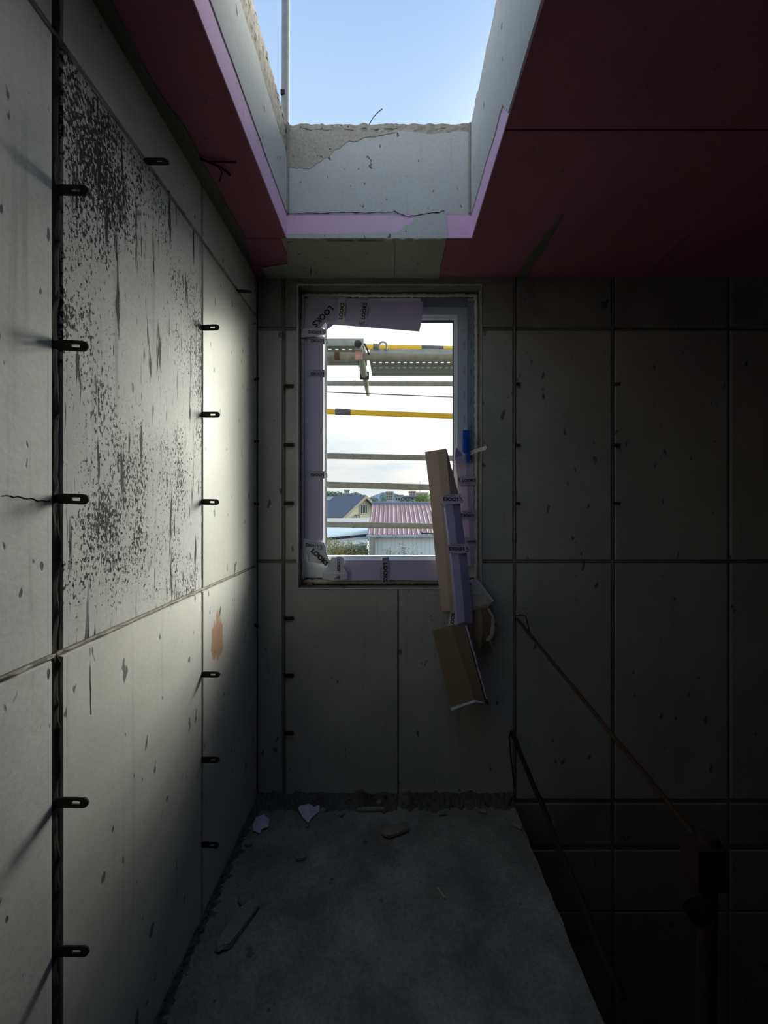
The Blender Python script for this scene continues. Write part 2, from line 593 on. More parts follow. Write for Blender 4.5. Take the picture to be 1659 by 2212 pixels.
def fin(pa, pb, w, h, out, mat, name, parent, seed, n=60):
    """crusty cement ridge left in a joint, from pa to pb, width w, standing h along out"""
    pa, pb, out = Vector(pa), Vector(pb), Vector(out)
    d = (pb - pa).normalized()
    side = d.cross(out).normalized()
    rows = []
    for i in range(n + 1):
        p = pa.lerp(pb, i / n)
        k = 1 + .7 * mnoise.noise(p * 31 + Vector((seed, 0, 0)))
        s = .25 * w * mnoise.noise(p * 19 + Vector((0, seed, 0)))
        hh = h * (.75 + .6 * mnoise.noise(p * 43 + Vector((seed, seed, 1))))
        rows.append([p - side * w * .5, p - side * (w * .28) + side * s + out * hh * .8, p + side * (w * .05) + side * s + out * hh * k,
                     p + side * (w * .3) + side * s + out * hh * .7, p + side * w * .5])
    mb = MB()
    Cn = 5
    vs = [q for r in rows for q in r]
    fs = []
    for i in range(n):
        for j in range(Cn - 1):
            a = i * Cn + j
            fs.append((a, a + 1, a + 1 + Cn, a + Cn))
        fs.append((i * Cn + 4, i * Cn, (i + 1) * Cn, (i + 1) * Cn + 4))
    fs.append((0, 1, 2, 3, 4))
    fs.append(tuple(n * Cn + j for j in range(5))[::-1])
    mb.add(vs, fs)
    return mb.build(name, mat, parent)


# ================================================================== left wall
wl = MB()
wl.box(XL - .22, XL - PT, YF - .2, YB + .2, ZV, 2.9)
wall_left = struct(wl.build('wall_left', M['groove']))
Z1, Z2 = 1.147, 2.356
GY, GZ = .011, .006
LY = [(-1.02, -.423), (-.411, .177), (.189, .783 - GY), (.783 + GY, 1.383 - .005), (1.383 + .005, 1.912), (1.919, YB)]
LZ = [(0.0, Z1 - GZ), (Z1 + GZ, Z2 - GZ), (Z2 + GZ, ZC + .02)]
for iy, (y0, y1) in enumerate(LY):
    for iz, (z0, z1) in enumerate(LZ):
        if iz == 2:
            mt = M['left_top']
        elif iy <= 2:
            mt = M['left_near']
        elif iy == 3:
            mt = M['left_rough'] if iz == 1 else M['left_lower']
        else:
            mt = M['left_smooth'] if iz == 1 else M['left_lower']
        x = XL - PT
        MB().prism([(x, y0, z0), (x, y1, z0), (x, y1, z1), (x, y0, z1)], (PT, 0, 0), .0025).build('panel', mt, wall_left)
for y, w, h, mt, sd in ((.783, .020, .010, M['fin_black'], 1), (1.383, .008, .008, M['fin_grey'], 2), (.183, .012, .008, M['fin_grey'], 3)):
    fin((XL - PT, y, 0), (XL - PT, y, ZC), w, h, (1, 0, 0), mt, 'joint_ridge', wall_left, sd, 160)
for z, sd in ((Z1, 4), (Z2, 5)):
    fin((XL - PT, -.4, z + .001), (XL - PT, YB, z + .001), .010, .010, (1, 0, 0), M['fin_grey'], 'joint_ridge', wall_left, sd, 180)
# upright hairline cast by a warped form face in the lower field
fin((XL - .001, .868, Z1 - .015), (XL - .001, .870, .985), .006, .003, (1, 0, 0), M['left_lower'], 'form_seam', wall_left, 8, 24)

pts = ragged((XL + .0004, .672, 1.456), (XL + .0004, .765, 1.449), 14, .004, 41, (0, 0, 1))
MB().tube(pts, .0011, 5).build('crack', M['fin_black'], wall_left)

# ================================================================== back wall, with the window hole
WX0, WX1, WZ0, WZ1 = -.455, .439, 1.035, 2.514
wb = MB()
ty0, ty1 = YB + PT, YB + .165
wb.box(XL, WX0, ty0, ty1, ZV, 2.9)
wb.box(WX1, XR + .2, ty0, ty1, ZV, 2.9)
wb.box(WX0, WX1, ty0, ty1, ZV, WZ0)
wb.box(WX0, WX1, ty0, ty1, WZ1, 2.9)
wall_back = struct(wb.build('wall_back', M['back_joint']))
g = .006
ZR1, ZR2 = 1.1675, 2.300


def bpanel(poly, mt, cham=.0025):
    MB().prism([(x, YB + PT, z) for x, z in poly], (0, -PT, 0), cham).build('panel', mt, wall_back)


def brect(x0, x1, z0, z1, mt):
    bpanel([(x0, z0), (x1, z0), (x1, z1), (x0, z1)], mt)


XJ = [-.5225, .034, .601, 1.081, 1.644]
g = .009
cols = [(XL + .004, XJ[0] - g), (XJ[2] + g, XJ[3] - g), (XJ[3] + g, XJ[4] - g), (XJ[4] + g, XR)]
for x0, x1 in cols:
    brect(x0, x1, .012, ZR1 - g, M['back'])
    brect(x0, x1, ZR1 + g, ZR2 - g, M['back'])
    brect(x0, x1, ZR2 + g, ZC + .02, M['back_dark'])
# fields round the window
bpanel([(XJ[0] + g, .012), (XJ[1] - g * .5, .012), (XJ[1] - g * .5, WZ0), (WX0, WZ0), (WX0, ZR1 - g), (XJ[0] + g, ZR1 - g)], M['back'], 0)
bpanel([(XJ[1] + g * .5, .012), (XJ[2] - g, .012), (XJ[2] - g, ZR1 - g), (WX1, ZR1 - g), (WX1, WZ0), (XJ[1] + g * .5, WZ0)], M['back'], 0)
brect(XJ[0] + g, WX0, ZR1 + g, ZR2 - g, M['back'])
brect(WX1, XJ[2] - g, ZR1 + g, ZR2 - g, M['back'])
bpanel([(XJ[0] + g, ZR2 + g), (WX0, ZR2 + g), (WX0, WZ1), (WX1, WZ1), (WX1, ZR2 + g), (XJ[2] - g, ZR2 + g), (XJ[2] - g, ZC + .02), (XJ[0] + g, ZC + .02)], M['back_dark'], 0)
# the stair well's part of the wall, below the slab
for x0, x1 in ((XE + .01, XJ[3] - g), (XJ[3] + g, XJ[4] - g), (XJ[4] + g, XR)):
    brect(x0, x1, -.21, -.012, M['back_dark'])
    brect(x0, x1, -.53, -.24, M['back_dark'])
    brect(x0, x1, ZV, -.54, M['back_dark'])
fin((XJ[2], YB + PT, .02), (XJ[2], YB + PT, ZC), .015, .010, (0, -1, 0), M['back_joint'], 'joint_ridge', wall_back, 21, 120)
fin((XJ[3], YB + PT, .02), (XJ[3], YB + PT, ZC), .015, .007, (0, -1, 0), M['back_joint'], 'joint_ridge', wall_back, 22, 120)
fin((XJ[0], YB + PT, .02), (XJ[0], YB + PT, ZC), .009, .007, (0, -1, 0), M['back_joint'], 'joint_ridge', wall_back, 23, 120)
fin((WX1 + .01, YB + PT, ZR1), (XR, YB + PT, ZR1), .010, .009, (0, -1, 0), M['back_joint'], 'joint_ridge', wall_back, 24, 120)

# rim of pale mortar round the hole
rim = MB()
for a, b_, o_ in (((WX0, WZ0), (WX0, WZ1), 1), ((WX1, WZ0), (WX1, WZ1), 1), ((WX0, WZ1), (WX1, WZ1), 0), ((WX0, WZ0), (WX1, WZ0), 0)):
    rows = []
    n = 40
    for i in range(n + 1):
        t = i / n
        x, z = a[0] + (b_[0] - a[0]) * t, a[1] + (b_[1] - a[1]) * t
        w = .004 + .003 * mnoise.noise(Vector((x * 40, 3, z * 40)))
        if o_:
            rows.append([(x - w, YB - .001, z), (x, YB - .0045, z), (x + w, YB - .001, z)])
        else:
            rows.append([(x, YB - .001, z - w), (x, YB - .0045, z), (x, YB - .001, z + w)])
    rim.sheet(rows, .006)
rim.build('hole_rim', M['mortar'], wall_back)

# ================================================================== right wall, wall behind the camera
wr = MB()
wr.box(XR, XR + .2, YF, YB + .2, ZV, 2.9)
wall_right = struct(wr.build('wall_right', M['back_joint']))
for y0, y1 in ((-1.55, -.62), (-.61, .58), (.59, 1.2), (1.21, YB)):
    for z0, z1 in ((ZV, -.01), (.0, 1.16), (1.172, 2.29), (2.302, ZC + .02)):
        MB().prism([(XR, y0, z0), (XR, y1, z0), (XR, y1, z1), (XR, y0, z1)], (-PT, 0, 0), .0025).build('panel', M['back_dark'], wall_right)
wf = MB()
wf.box(XL - .2, XR + .2, YF - .2, YF, ZV, 2.9)
wall_front = struct(wf.build('wall_front', M['back_dark']))

# ================================================================== floor and stair well
fl = MB()
nx, ny = 60, 150
fx0, fx1, fy0, fy1 = XL, XE, YF, YB + PT
vs = []
for j in range(ny + 1):
    for i in range(nx + 1):
        x = fx0 + (fx1 - fx0) * i / nx
        y = fy0 + (fy1 - fy0) * j / ny
        if i == nx:
            x += .006 * mnoise.noise(Vector((0, y * 14, 2)))
        e = min(1, (x - fx0) / .12)
        z = .004 * mnoise.noise(Vector((x * 5, y * 5, 0))) + .0025 * mnoise.noise(Vector((x * 23, y * 23, 3)))
        z += (1 - e) * .010 * (.5 + mnoise.noise(Vector((x * 20, y * 13, 7))))
        vs.append((x, y, z - .003))
fs = [(j * (nx + 1) + i, j * (nx + 1) + i + 1, (j + 1) * (nx + 1) + i + 1, (j + 1) * (nx + 1) + i) for j in range(ny) for i in range(nx)]
fl.add(vs, fs)
fl.box(fx0, fx1 - .004, fy0, fy1, -.22, -.012)
floor = struct(fl.build('floor', M['floor']))
lf = MB()
lf.box(XL, XR, YF, YB, ZV - .15, ZV)
lf.build('lower_landing', M['slab_dark'], floor)
lw = MB()
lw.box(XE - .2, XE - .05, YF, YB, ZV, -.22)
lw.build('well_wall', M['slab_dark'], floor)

# rough mortar skirt at the foot of the back wall and the left wall
def skirt(name, a, b, inward, w, h, seed, n=240, K=7):
    """lumpy band of spilt mortar filling the angle between wall and floor"""
    a, b, inward = Vector(a), Vector(b), Vector(inward)
    vs, fs = [], []
    for i in range(n + 1):
        p = a.lerp(b, i / n)
        k = 1 + .5 * mnoise.noise(p * 13 + Vector((seed, 0, 0))) + .35 * mnoise.noise(p * 41)
        hh = h * (1 + .45 * mnoise.noise(p * 17 + Vector((0, seed, 3))) + .2 * mnoise.noise(p * 53))
        for j in range(K + 1):
            t = j / K
            q = p + inward * (w * k * t) + Vector((0, 0, hh * (1 - t) ** 1.6 - .004 * t))
            if 0 < j < K:
                q += (inward + Vector((0, 0, 1))) * (.007 * mnoise.noise(q * 70 + Vector((0, 0, seed))) + .004 * mnoise.noise(q * 160))
            vs.append(q)
    for i in range(n):
        for j in range(K):
            o = i * (K + 1) + j
            fs.append((o, o + 1, o + K + 2, o + K + 1))
    return struct(MB().add(vs, fs).build(name, M['rubble']))


skirt('baseboard_back', (XL, YB, 0), (XE, YB, 0), (0, -1, 0), .055, .045, 1)
skirt('baseboard_left', (XL, -.2, 0), (XL, YB, 0), (1, 0, 0), .04, .022, 2, 300)

# ================================================================== ceiling: slab, pink insulation, roof opening with its concrete upstand
ce = MB()
SB = 2.648                     # underside of the concrete above the 100 mm boards
ce.box(XL - .2, OX0 - .012, YF - .2, YB + .2, SB, 2.9)
ce.box(OX1 + .012, XR + .2, YF - .2, YB + .2, SB, 2.9)
ce.box(OX0 - .012, OX1 + .012, OY1 + .012, YB + .2, SB, 2.9)
ce.box(OX0 - .012, OX1 + .012, YF - .2, OY0 - .012, SB, 2.9)
ceiling = struct(ce.build('ceiling', M['slab']))


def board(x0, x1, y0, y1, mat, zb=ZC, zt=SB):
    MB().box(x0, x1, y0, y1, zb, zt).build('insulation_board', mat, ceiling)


gap = .0015
# side strip left of the opening, boards in line; those right of it
for y0, y1 in ((-1.6, -.62), (-.62, .28), (.28, OY1)):
    board(XL, OX0, y0 + gap, y1 - gap, M['pink_dark'])
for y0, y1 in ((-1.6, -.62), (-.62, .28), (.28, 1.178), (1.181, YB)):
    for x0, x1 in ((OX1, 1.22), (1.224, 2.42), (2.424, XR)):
        board(x0, x1, y0 + gap, y1 - gap, M['pink_dark'], ZC + (.003 if x0 > 1 else 0))
board(XL, -.46, OY1 + gap, YB, M['pink_dark'])
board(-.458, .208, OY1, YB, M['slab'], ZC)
board(.21, OX1 - .001, OY1, YB, M['pink_dark'])
board(OX0, OX1, YF, OY0, M['pink_dark'])
# paler cut edges of the boards, facing the opening
cut = MB()
cut.box(OX0 - .001, OX0 + .003, OY0, OY1, ZC + .0005, SB)
cut.build('board_edge', M['pink'], ceiling)
cut = MB()
cut.box(OX1 - .003, OX1 + .001, OY0, OY1, ZC + .0005, SB)
cut.build('board_edge', M['pink'], ceiling)
cut = MB()
cut.box(OX0 + .003, OX1 - .003, OY1 - .003, OY1 + .001, ZC + .0005, SB)
cut.build('board_edge', M['pink'], ceiling)


# upstand faces: rough-topped slabs of concrete above the boards
def curb(a, b, inward, name_seed, ztop_a, ztop_b, zrough, n=120, lean=.0, tan=True):
    a, b, inward = Vector((*a, 0)), Vector((*b, 0)), Vector((*inward, 0))
    zs0 = SB - .004
    rows = []
    for i in range(n + 1):
        t = i / n
        p = a.lerp(b, t)
        zt = ztop_a + (ztop_b - ztop_a) * t + .006 * mnoise.noise(p * 21 + Vector((name_seed, 0, 0))) + .004 * mnoise.noise(p * 60)
        zr = zrough + .012 * mnoise.noise(p * 9 + Vector((0, name_seed, 0)))
        rows.append((p, zt, zr))
    lower, upper = MB(), MB()
    lr, ur = [], []
    for p, zt, zr in rows:
        lr.append([p + Vector((0, 0, zs0)), p + Vector((0, 0, zs0 + .06)), p + inward * .001 + Vector((0, 0, (zs0 + zr) / 2)), p + Vector((0, 0, zr))])
        col = []
        K = 8
        for k in range(K + 1):
            z = zr + (zt - zr) * k / K
            w = .007 * mnoise.noise(Vector((p.x * 40, p.y * 40, z * 50))) + .003 * mnoise.noise(Vector((p.x * 120, p.y * 120, z * 120)))
            col.append(p - inward * (.004 + lean * k / K) + inward * w + Vector((0, 0, z)))
        col.append(rows and (p - inward * (.09 + lean) + Vector((0, 0, zt + .01 * mnoise.noise(p * 33)))))
        col.append(p - inward * (.16 + lean) + Vector((0, 0, zt - .005)))
        ur.append(col)
    aw = -inward
    lower.sheet(lr, .16, aw)
    upper.sheet([r[:-2] for r in ur], .14, aw)
    lower.build('upstand', M['curb'], ceiling)
    upper.build('upstand_rough_top', M['curb_tan'] if tan else M['curb'], ceiling)
    # top of the upstand
    top = MB()
    top.sheet([[r[-3], r[-2], r[-1]] for r in ur], .02, Vector((0, 0, -1)))
    top.build('upstand_top', M['curb_tan'], ceiling)


curb((OX0 + .005, OY0), (OX0 + .005, OY1 + .16), (1, 0), 1, 3.075, 3.03, 2.885, 150, .004)
curb((OX1 - .006, OY0), (OX1 - .006, OY1 + .16), (-1, 0), 2, 3.07, 3.045, 3.02, 150, .004, False)
curb((OX0 - .1, OY1 - .0035), (OX1 + .1, OY1 - .0035), (0, -1), 3, 3.022, 3.026, 2.985, 110, .0, True)
curb((OX0 - .1, OY0 + .0035), (OX1 + .1, OY0 + .0035), (0, 1), 4, 3.03, 3.03, 2.985, 60, .0, True)
# thin coves where the upstand faces meet
for x in (OX0 + .009, OX1 - .010):
    MB().tube([(x, OY1 - .006, SB), (x, OY1 - .006, 3.02)], .006, 8).build('corner_cove', M['fin_grey'], ceiling)

# added unseen box and low wall, keeping sky glow off the left upstand
sh = MB()
sh.box(.80, 2.6, -.2, YB + .16, 2.9, 4.75)
sh.build('unseen_glow_block', M['curb'], ceiling)
MB().box(-2.2, .80, YB + .03, YB + .16, 2.9, 3.30).build('unseen_glow_wall', M['curb'], ceiling)  # added out of view to cut the glow over the back edge


# concrete that ran over the boards
def patch(outline, vec, mat, name='cement_overspill'):
    MB().prism(outline, vec).build(name, mat, ceiling)


yb = OY1 - .0032
pl = [(.232, yb, ZC - .002), (-.428, yb, ZC - .002), (-.428, yb, ZC + .012)]
pl += ragged((-.425, yb, ZC + .014), (.02, yb, ZC + .022), 22, .006, 3, (0, 0, 1))
pl += ragged((.03, yb, ZC + .026), (.085, yb, ZC + .066), 8, .006, 4, (0, 0, 1))
pl += ragged((.09, yb, ZC + .07), (.10, yb, SB + .012), 5, .004, 5, (1, 0, 0))
pl += [(.225, yb, SB + .008)]
pl += ragged((.228, yb, SB - .006), (.232, yb, ZC + .01), 8, .004, 6, (1, 0, 0))
patch(pl, (0, -.003, 0), M['curb'])
# open crack between the boards and the upstand, and the honeycombed corner above it
pts = [(-.425, yb - .004, SB - .001)] + ragged((-.40, yb - .004, SB - .001), (.0, yb - .004, SB + .004), 22, .004, 31, (0, 0, 1)) + \
    ragged((.01, yb - .004, SB + .008), (.06, yb - .004, SB - .012), 6, .006, 32, (0, 0, 1)) + ragged((.07, yb - .004, SB - .014), (.22, yb - .004, SB + .010), 14, .010, 33, (0, 0, 1))
MB().tube(pts, [.0008 + .0012 * abs(mnoise.noise(Vector((i * .7, 3, 1)))) * 2 for i in range(len(pts))], 6).build('crack', M['fin_black'], ceiling)
pl = [(-.425, yb - .001, 2.99)] + ragged((-.425, yb - .001, 2.84), (-.33, yb - .001, 2.835), 8, .010, 34, (0, 0, 1)) + ragged((-.32, yb - .001, 2.845), (-.20, yb - .001, 2.93), 10, .014, 35, (0, 0, 1)) + ragged((-.19, yb - .001, 2.94), (.02, yb - .001, 2.985), 12, .010, 36, (0, 0, 1))
patch(pl, (0, -.0015, 0), M['curb_tan'], 'honeycomb_patch')
# beard of cement under the far edge
pl = ragged((-.42, OY1 - .006, ZC - .003), (.232, OY1 - .006, ZC - .003), 60, .010, 9, (0, 0, 1)) + [(.232, OY1 - .006, ZC + .006), (-.42, OY1 - .006, ZC + .006)]
patch(pl, (0, .02, 0), M['slab'])
# over the cut edge on the right, all the way to the camera
xr = OX1 - .0032
pl = [(xr, OY0, SB + .01), (xr, OY0, ZC + .001)]
pl += ragged((xr, OY0 + .01, ZC + .001), (xr, 1.13, ZC + .001), 30, .003, 12, (0, 0, 1))
pl += ragged((xr, 1.135, ZC + .012), (xr, 1.18, ZC + .07), 6, .006, 13, (0, 1, 0))
pl += ragged((xr, 1.19, ZC + .078), (xr, 1.655, SB - .006), 26, .010, 14, (0, 0, 1))
pl += [(xr, 1.655, SB + .01)]
patch(pl, (-.003, 0, 0), M['curb'])
# above the left cut edge: a slightly wavy lower lip
xl = OX0 + .0032
pl = [(xl, OY1 - .004, SB + .01), (xl, OY0, SB + .01)] + ragged((xl, OY0, SB - .006), (xl, OY1 - .004, SB - .004), 50, .004, 15, (0, 0, 1))
patch(pl, (.0035, 0, 0), M['curb'])
# underside: spill along the left wall and in the far corner
pl = [(XL, -1.5, ZC - .001), (XL, 1.9, ZC - .001)] + ragged((-.60, 1.62, ZC - .001), (-.615, -1.5, ZC - .001), 60, .022, 16, (1, 0, 0))
patch(pl, (0, 0, -.003), M['slab_dark'])
pl = [(-.40, OY1 + .012, ZC - .001)] + ragged((-.435, 1.68, ZC - .001), (-.475, 1.83, ZC - .001), 12, .012, 17, (1, 0, 0)) + [(-.60, 1.86, ZC - .001), (-.60, YB, ZC - .001), (-.2, YB, ZC - .001), (-.2, OY1 + .012, ZC - .001)]
patch(pl, (0, 0, -.003), M['slab'])
pl = [(-.2, OY1 + .012, ZC - .001), (-.2, YB, ZC - .001), (.014, YB, ZC - .001), (.014, OY1 + .012, ZC - .001)]
patch(pl, (0, 0, -.003), M['slab'])
pl = [(.018, OY1 + .012, ZC - .001), (.018, YB, ZC - .001)] + ragged((.232, YB, ZC - .001), (.228, OY1 + .012, ZC - .001), 12, .006, 18, (1, 0, 0))
patch(pl, (0, 0, -.003), M['slab'])
# smear of cement on the right-hand boards near the back wall
pl = ragged((.60, YB, ZC - .001), (.64, 1.52, ZC - .001), 14, .010, 19, (1, 0, 0)) + ragged((.655, 1.52, ZC - .001), (.66, YB, ZC - .001), 14, .014, 20, (1, 0, 0))
patch(pl, (0, 0, -.003), M['slab_dark'])

# ================================================================== window
win = empty_struct('window_1', (0, YB + .09, WZ0))
FY = YB + .078                 # front of the frame
fx0, fx1, fz0, fz1 = WX0 + .016, WX1 - .016, WZ0 + .040, WZ1 - .022
ix0, ix1, iz0, iz1 = -.338, .322, 1.182, 2.392


def wpart(name, mat, *boxes):
    mb = MB()
    for b_ in boxes:
        mb.box(*b_)
    return mb.build(name, mat, win)


wpart('frame_stile', M['white_pvc'], (fx0, ix0 - .012, FY + .006, FY + .07, fz0, fz1), (ix0 - .012, ix0, FY + .018, FY + .06, iz0 - .012, iz1 + .012))
wpart('frame_stile', M['white_pvc'], (ix1 + .012, fx1, FY + .006, FY + .07, fz0, fz1), (ix1, ix1 + .012, FY + .018, FY + .06, iz0 - .012, iz1 + .012))
wpart('frame_rail', M['white_pvc'], (ix0 - .012, ix1 + .012, FY + .006, FY + .07, iz1 + .012, fz1), (ix0, ix1, FY + .018, FY + .06, iz1, iz1 + .012))
wpart('frame_rail', M['white_pvc'], (ix0 - .012, ix1 + .012, FY + .006, FY + .07, fz0, iz0 - .012), (ix0, ix1, FY + .018, FY + .06, iz0 - .012, iz0))
wpart('glazing_gasket', M['gasket'], (ix0, ix0 + .005, FY + .034, FY + .048, iz0, iz1), (ix1 - .005, ix1, FY + .034, FY + .048, iz0, iz1),
      (ix0, ix1, FY + .034, FY + .048, iz1 - .008, iz1))
wpart('glass_pane', M['glass'], (ix0 + .001, ix1 - .001, FY + .038, FY + .044, iz0 + .001, iz1 - .001))
# right stile still carries printed films: a pale band beside a darker one
wpart('printed_film', M['grey_film'], (ix1 + .014, ix1 + .062, FY + .0045, FY + .0065, 1.42, fz1 - .035))
wpart('printed_film', M['blue_film'], (ix1 + .063, fx1, FY - .006, FY + .0065, 1.42, fz1 - .02))
wpart('printed_film', M['grey_film'], (.155, ix1 + .06, FY + .003, FY + .0065, iz1 + .016, iz1 + .052))
wpart('printed_film', M['blue_film'], (.15, ix1 + .062, FY - .002, FY + .0065, iz1 + .053, fz1))
# shadow gap behind the frame, packed with foam; one bead all round
foam = MB()


def bead(a, b, r, seed, n=46):
    a, b = Vector(a), Vector(b)
    pts, rs = [], []
    for i in range(n + 1):
        p = a.lerp(b, i / n)
        rs.append(r * (1 + .4 * math.sin(i * 2.4 + seed) * .7 + .3 * mnoise.noise(p * 60 + Vector((seed, 0, 0)))))
        pts.append(p + Vector((.0012 * mnoise.noise(p * 47), .004 * mnoise.noise(p * 25), .0012 * mnoise.noise(p * 53))))
    foam.tube(pts, rs, 8)


bead((WX0 + .008, FY - .004, WZ0 + .03), (WX0 + .008, FY - .004, WZ1 - .01), .0075, 1, 110)
bead((WX1 - .009, FY - .004, WZ0 + .03), (WX1 - .009, FY - .004, WZ1 - .01), .0105, 2, 90)
bead((WX0 + .01, FY - .006, WZ1 - .014), (WX1 - .01, FY - .006, WZ1 - .014), .0085, 3, 70)
bead((WX0 + .01, FY + .02, WZ0 + .016), (WX1 - .01, FY + .02, WZ0 + .016), .013, 4, 60)
foam.build('foam_seal', M['foam'], win, True)
wpart('foam_filling', M['foam'], (WX0 + .001, fx0, FY + .02, FY + .06, WZ0 + .001, WZ1 - .001), (fx1, WX1 - .001, FY + .02, FY + .06, WZ0 + .001, WZ1 - .001),
      (fx0, fx1, FY + .02, FY + .06, fz1, WZ1 - .001), (fx0, fx1, FY + .03, FY + .06, WZ0 + .001, fz0))
wpart('packing_shim', M['timber'], (-.425, -.395, FY - .02, FY + .03, WZ0 + .001, WZ0 + .016))


# ------------------------------------------------------------------ lettering
def lettering(text, size, centre, ang, mat, parent, bold=.0, tilt=None, name='lettering', extrude=.0002):
    cu = bpy.data.curves.new('t', 'FONT')
    cu.body = text
    cu.size = size
    cu.align_x = 'CENTER'
    cu.align_y = 'CENTER'
    cu.extrude = extrude
    cu.offset = bold
    cu.resolution_u = 2
    tmp = bpy.data.objects.new('t', cu)
    COL.objects.link(tmp)
    dg = bpy.context.evaluated_depsgraph_get()
    me = bpy.data.meshes.new_from_object(tmp.evaluated_get(dg))
    bpy.data.objects.remove(tmp)
    bpy.data.curves.remove(cu)
    me.name = name
    m = Matrix.Translation(Vector(centre) - WORLD.get(parent.name, Vector())) @ (tilt or Matrix.Identity(4)) @ Matrix.Rotation(math.radians(90), 4, 'X') @ Matrix.Rotation(math.radians(ang), 4, 'Z')
    me.transform(m)
    me.materials.clear()
    me.materials.append(mat)
    o = bpy.data.objects.new(name, me)
    COL.objects.link(o)
    o.parent = parent
    return o


def mark(centre, size, ang, parent, tilt=None):
    """the print's little two-corner frame mark"""
    mb = MB()
    m = Matrix.Translation(Vector(centre)) @ (tilt or Matrix.Identity(4)) @ Matrix.Rotation(math.radians(90), 4, 'X') @ Matrix.Rotation(math.radians(ang), 4, 'Z')
    s, w = size, size * .16
    for x0, x1, y0, y1 in ((-.5, -.5 + .16, -.1, 1.0), (-.5, .45, .84, 1.0), (-.1, .06, -.6, .55), (-.1, .6, -.6, -.44)):
        mb.box(x0 * s, x1 * s, y0 * s, y1 * s, -.0002, .0002, m)
    return mb.build('print_mark', M['ink'], parent)


def word(centre, size, ang, parent, tilt=None, with_mark=True, small=True, txt='LOOKS'):
    """LOOKS, its frame mark in front and the small second line below"""
    a = math.radians(ang)
    dx, dz = math.cos(a), math.sin(a)
    c = Vector(centre)
    lettering(txt, size, c, ang, M['ink'], parent, size * .03, tilt)
    if with_mark:
        k = -size * 2.25
        mark(c + Vector((dx * k, 0, dz * k)), size * .62, ang, parent, tilt)
    if small:
        k = -size * .72
        lettering('WINDOWS', size * .38, c + Vector((-dz * k, 0, dx * k)), ang, M['ink_grey'], parent, 0, tilt)


# tiny repeated print on the grey films of the right stile
wprint = bpy.data.objects['printed_film']
for i in range(7):
    lettering('LOOKS', .013, (ix1 + .050, FY + .0042, 1.50 + i * .125), 90, M['ink_grey'], win)
for i in range(6):
    lettering('LOOKS', .011, (ix1 + .082, FY - .0064, 1.55 + i * .14), 90, M['ink'], win)

# ------------------------------------------------------------------ lilac card covers taped to the frame
def lerp_rows(top, bot, n, bow=0.0, jag=0.0, seed=0, jag_cols=(0, -1)):
    rows = []
    for i in range(n + 1):
        t = i / n
        r = []
        for k, (a, b_) in enumerate(zip(top, bot)):
            p = Vector(a).lerp(Vector(b_), t)
            p.y += -bow * math.sin(math.pi * t)
            if jag and (k in jag_cols or k - len(top) in jag_cols):
                p.x += jag * mnoise.noise(Vector((t * 17, seed, k)))
            r.append(p)
        rows.append(r)
    return rows


CY = FY - .004
th = .0025
# left cover
t_ = thing('protective_strip', 'lilac card cover strip standing along the window\'s left frame', 'cover strip', (-.39, CY, 1.28))
lx0, lx1 = -.437, -.337
zt, zb = 2.36, 1.215
MB().sheet(lerp_rows([(lx0, CY, zt), (-.372, CY - .001, zt), (-.350, CY - .001, zt), (-.346, CY + .001, zt)],
                     [(lx0, CY, zb), (-.372, CY - .001, zb), (-.350, CY - .001, zb), (-.346, CY + .001, zb)], 12, 0, .003, 3), th).build('card_face', M['lilac'], t_)
MB().sheet(lerp_rows([(-.345, CY, zt - .02), (-.337, CY + .014, zt - .02)], [(-.345, CY, zb), (-.337, CY + .014, zb)], 8), .002, Vector((-1, 0, 0))).build('card_flange', M['white_pvc'], t_)


def band(parent, x0, x1, z0, z1, y, mat=None, slope=0.0):
    """a strip of tape lying over a card"""
    n = 6
    rows = []
    for r_, z in enumerate((z1, (z0 + z1) / 2, z0)):
        rows.append([(x0 + (x1 - x0) * i / n, y - .0003 * math.sin(i * 2), z + slope * i / n + .0015 * mnoise.noise(Vector((x0 * 9 + i, z * 80, 1)))) for i in range(n + 1)])
    return MB().sheet(rows, .0006).build('tape', mat or M['tape'], parent)


for zc in (2.272, 2.105, 1.595):
    tp = band(t_, lx0 - .003, -.336, zc - .019, zc + .019, CY - .0018)
    word((-.372, CY - .0026, zc), .021, 180, tp, with_mark=zc != 2.105)

# top cover, come loose at its right end and sagging
t_ = thing('protective_strip', 'lilac card cover sagging across the window\'s top left corner', 'cover strip', (-.1, CY, 2.42))
y1, y2 = CY - .012, CY - .030
tl, tr_ = P(667, 641, y1), P(915, 652, y2)
ml, mr_ = P(700, 694, y1), P(911, 690, y2)
bl, br_ = P(706, 700, y1 + .015), P(906, 716, y2 + .012)
rows = []
for i in range(15):
    t = i / 14
    a, b_, c = tl.lerp(tr_, t), ml.lerp(mr_, t), bl.lerp(br_, t)
    a.z += -.006 * math.sin(math.pi * t)
    rows.append([a, a.lerp(b_, .5), b_, c])
MB().sheet(rows, th).build('card_face', M['lilac'], t_)
tp = MB().sheet([[P(668, 640, y1 - .002), P(742, 640, y1 - .002)], [P(659, 690, y1 - .002), P(722, 672, y1 - .002)], [P(655, 722, y1 - .002), P(690, 712, y1 - .002)]], .0006).build('tape', M['tape'], t_)
word(P(697, 683, y1 - .0035), .040, 226, tp, with_mark=False, small=False)
for a_ in (738, 787):
    tp = MB().sheet([[P(a_ - 7, 642, y1 - .008), P(a_ + 9, 642, y1 - .008)], [P(a_ - 9, 698, y1 - .010), P(a_ + 6, 700, y1 - .010)]], .0006).build('tape', M['white_tape' if a_ == 738 else 'tape'], t_)
    word(P(a_, 672, y1 - .0105), .026, 82, tp, with_mark=a_ != 738)
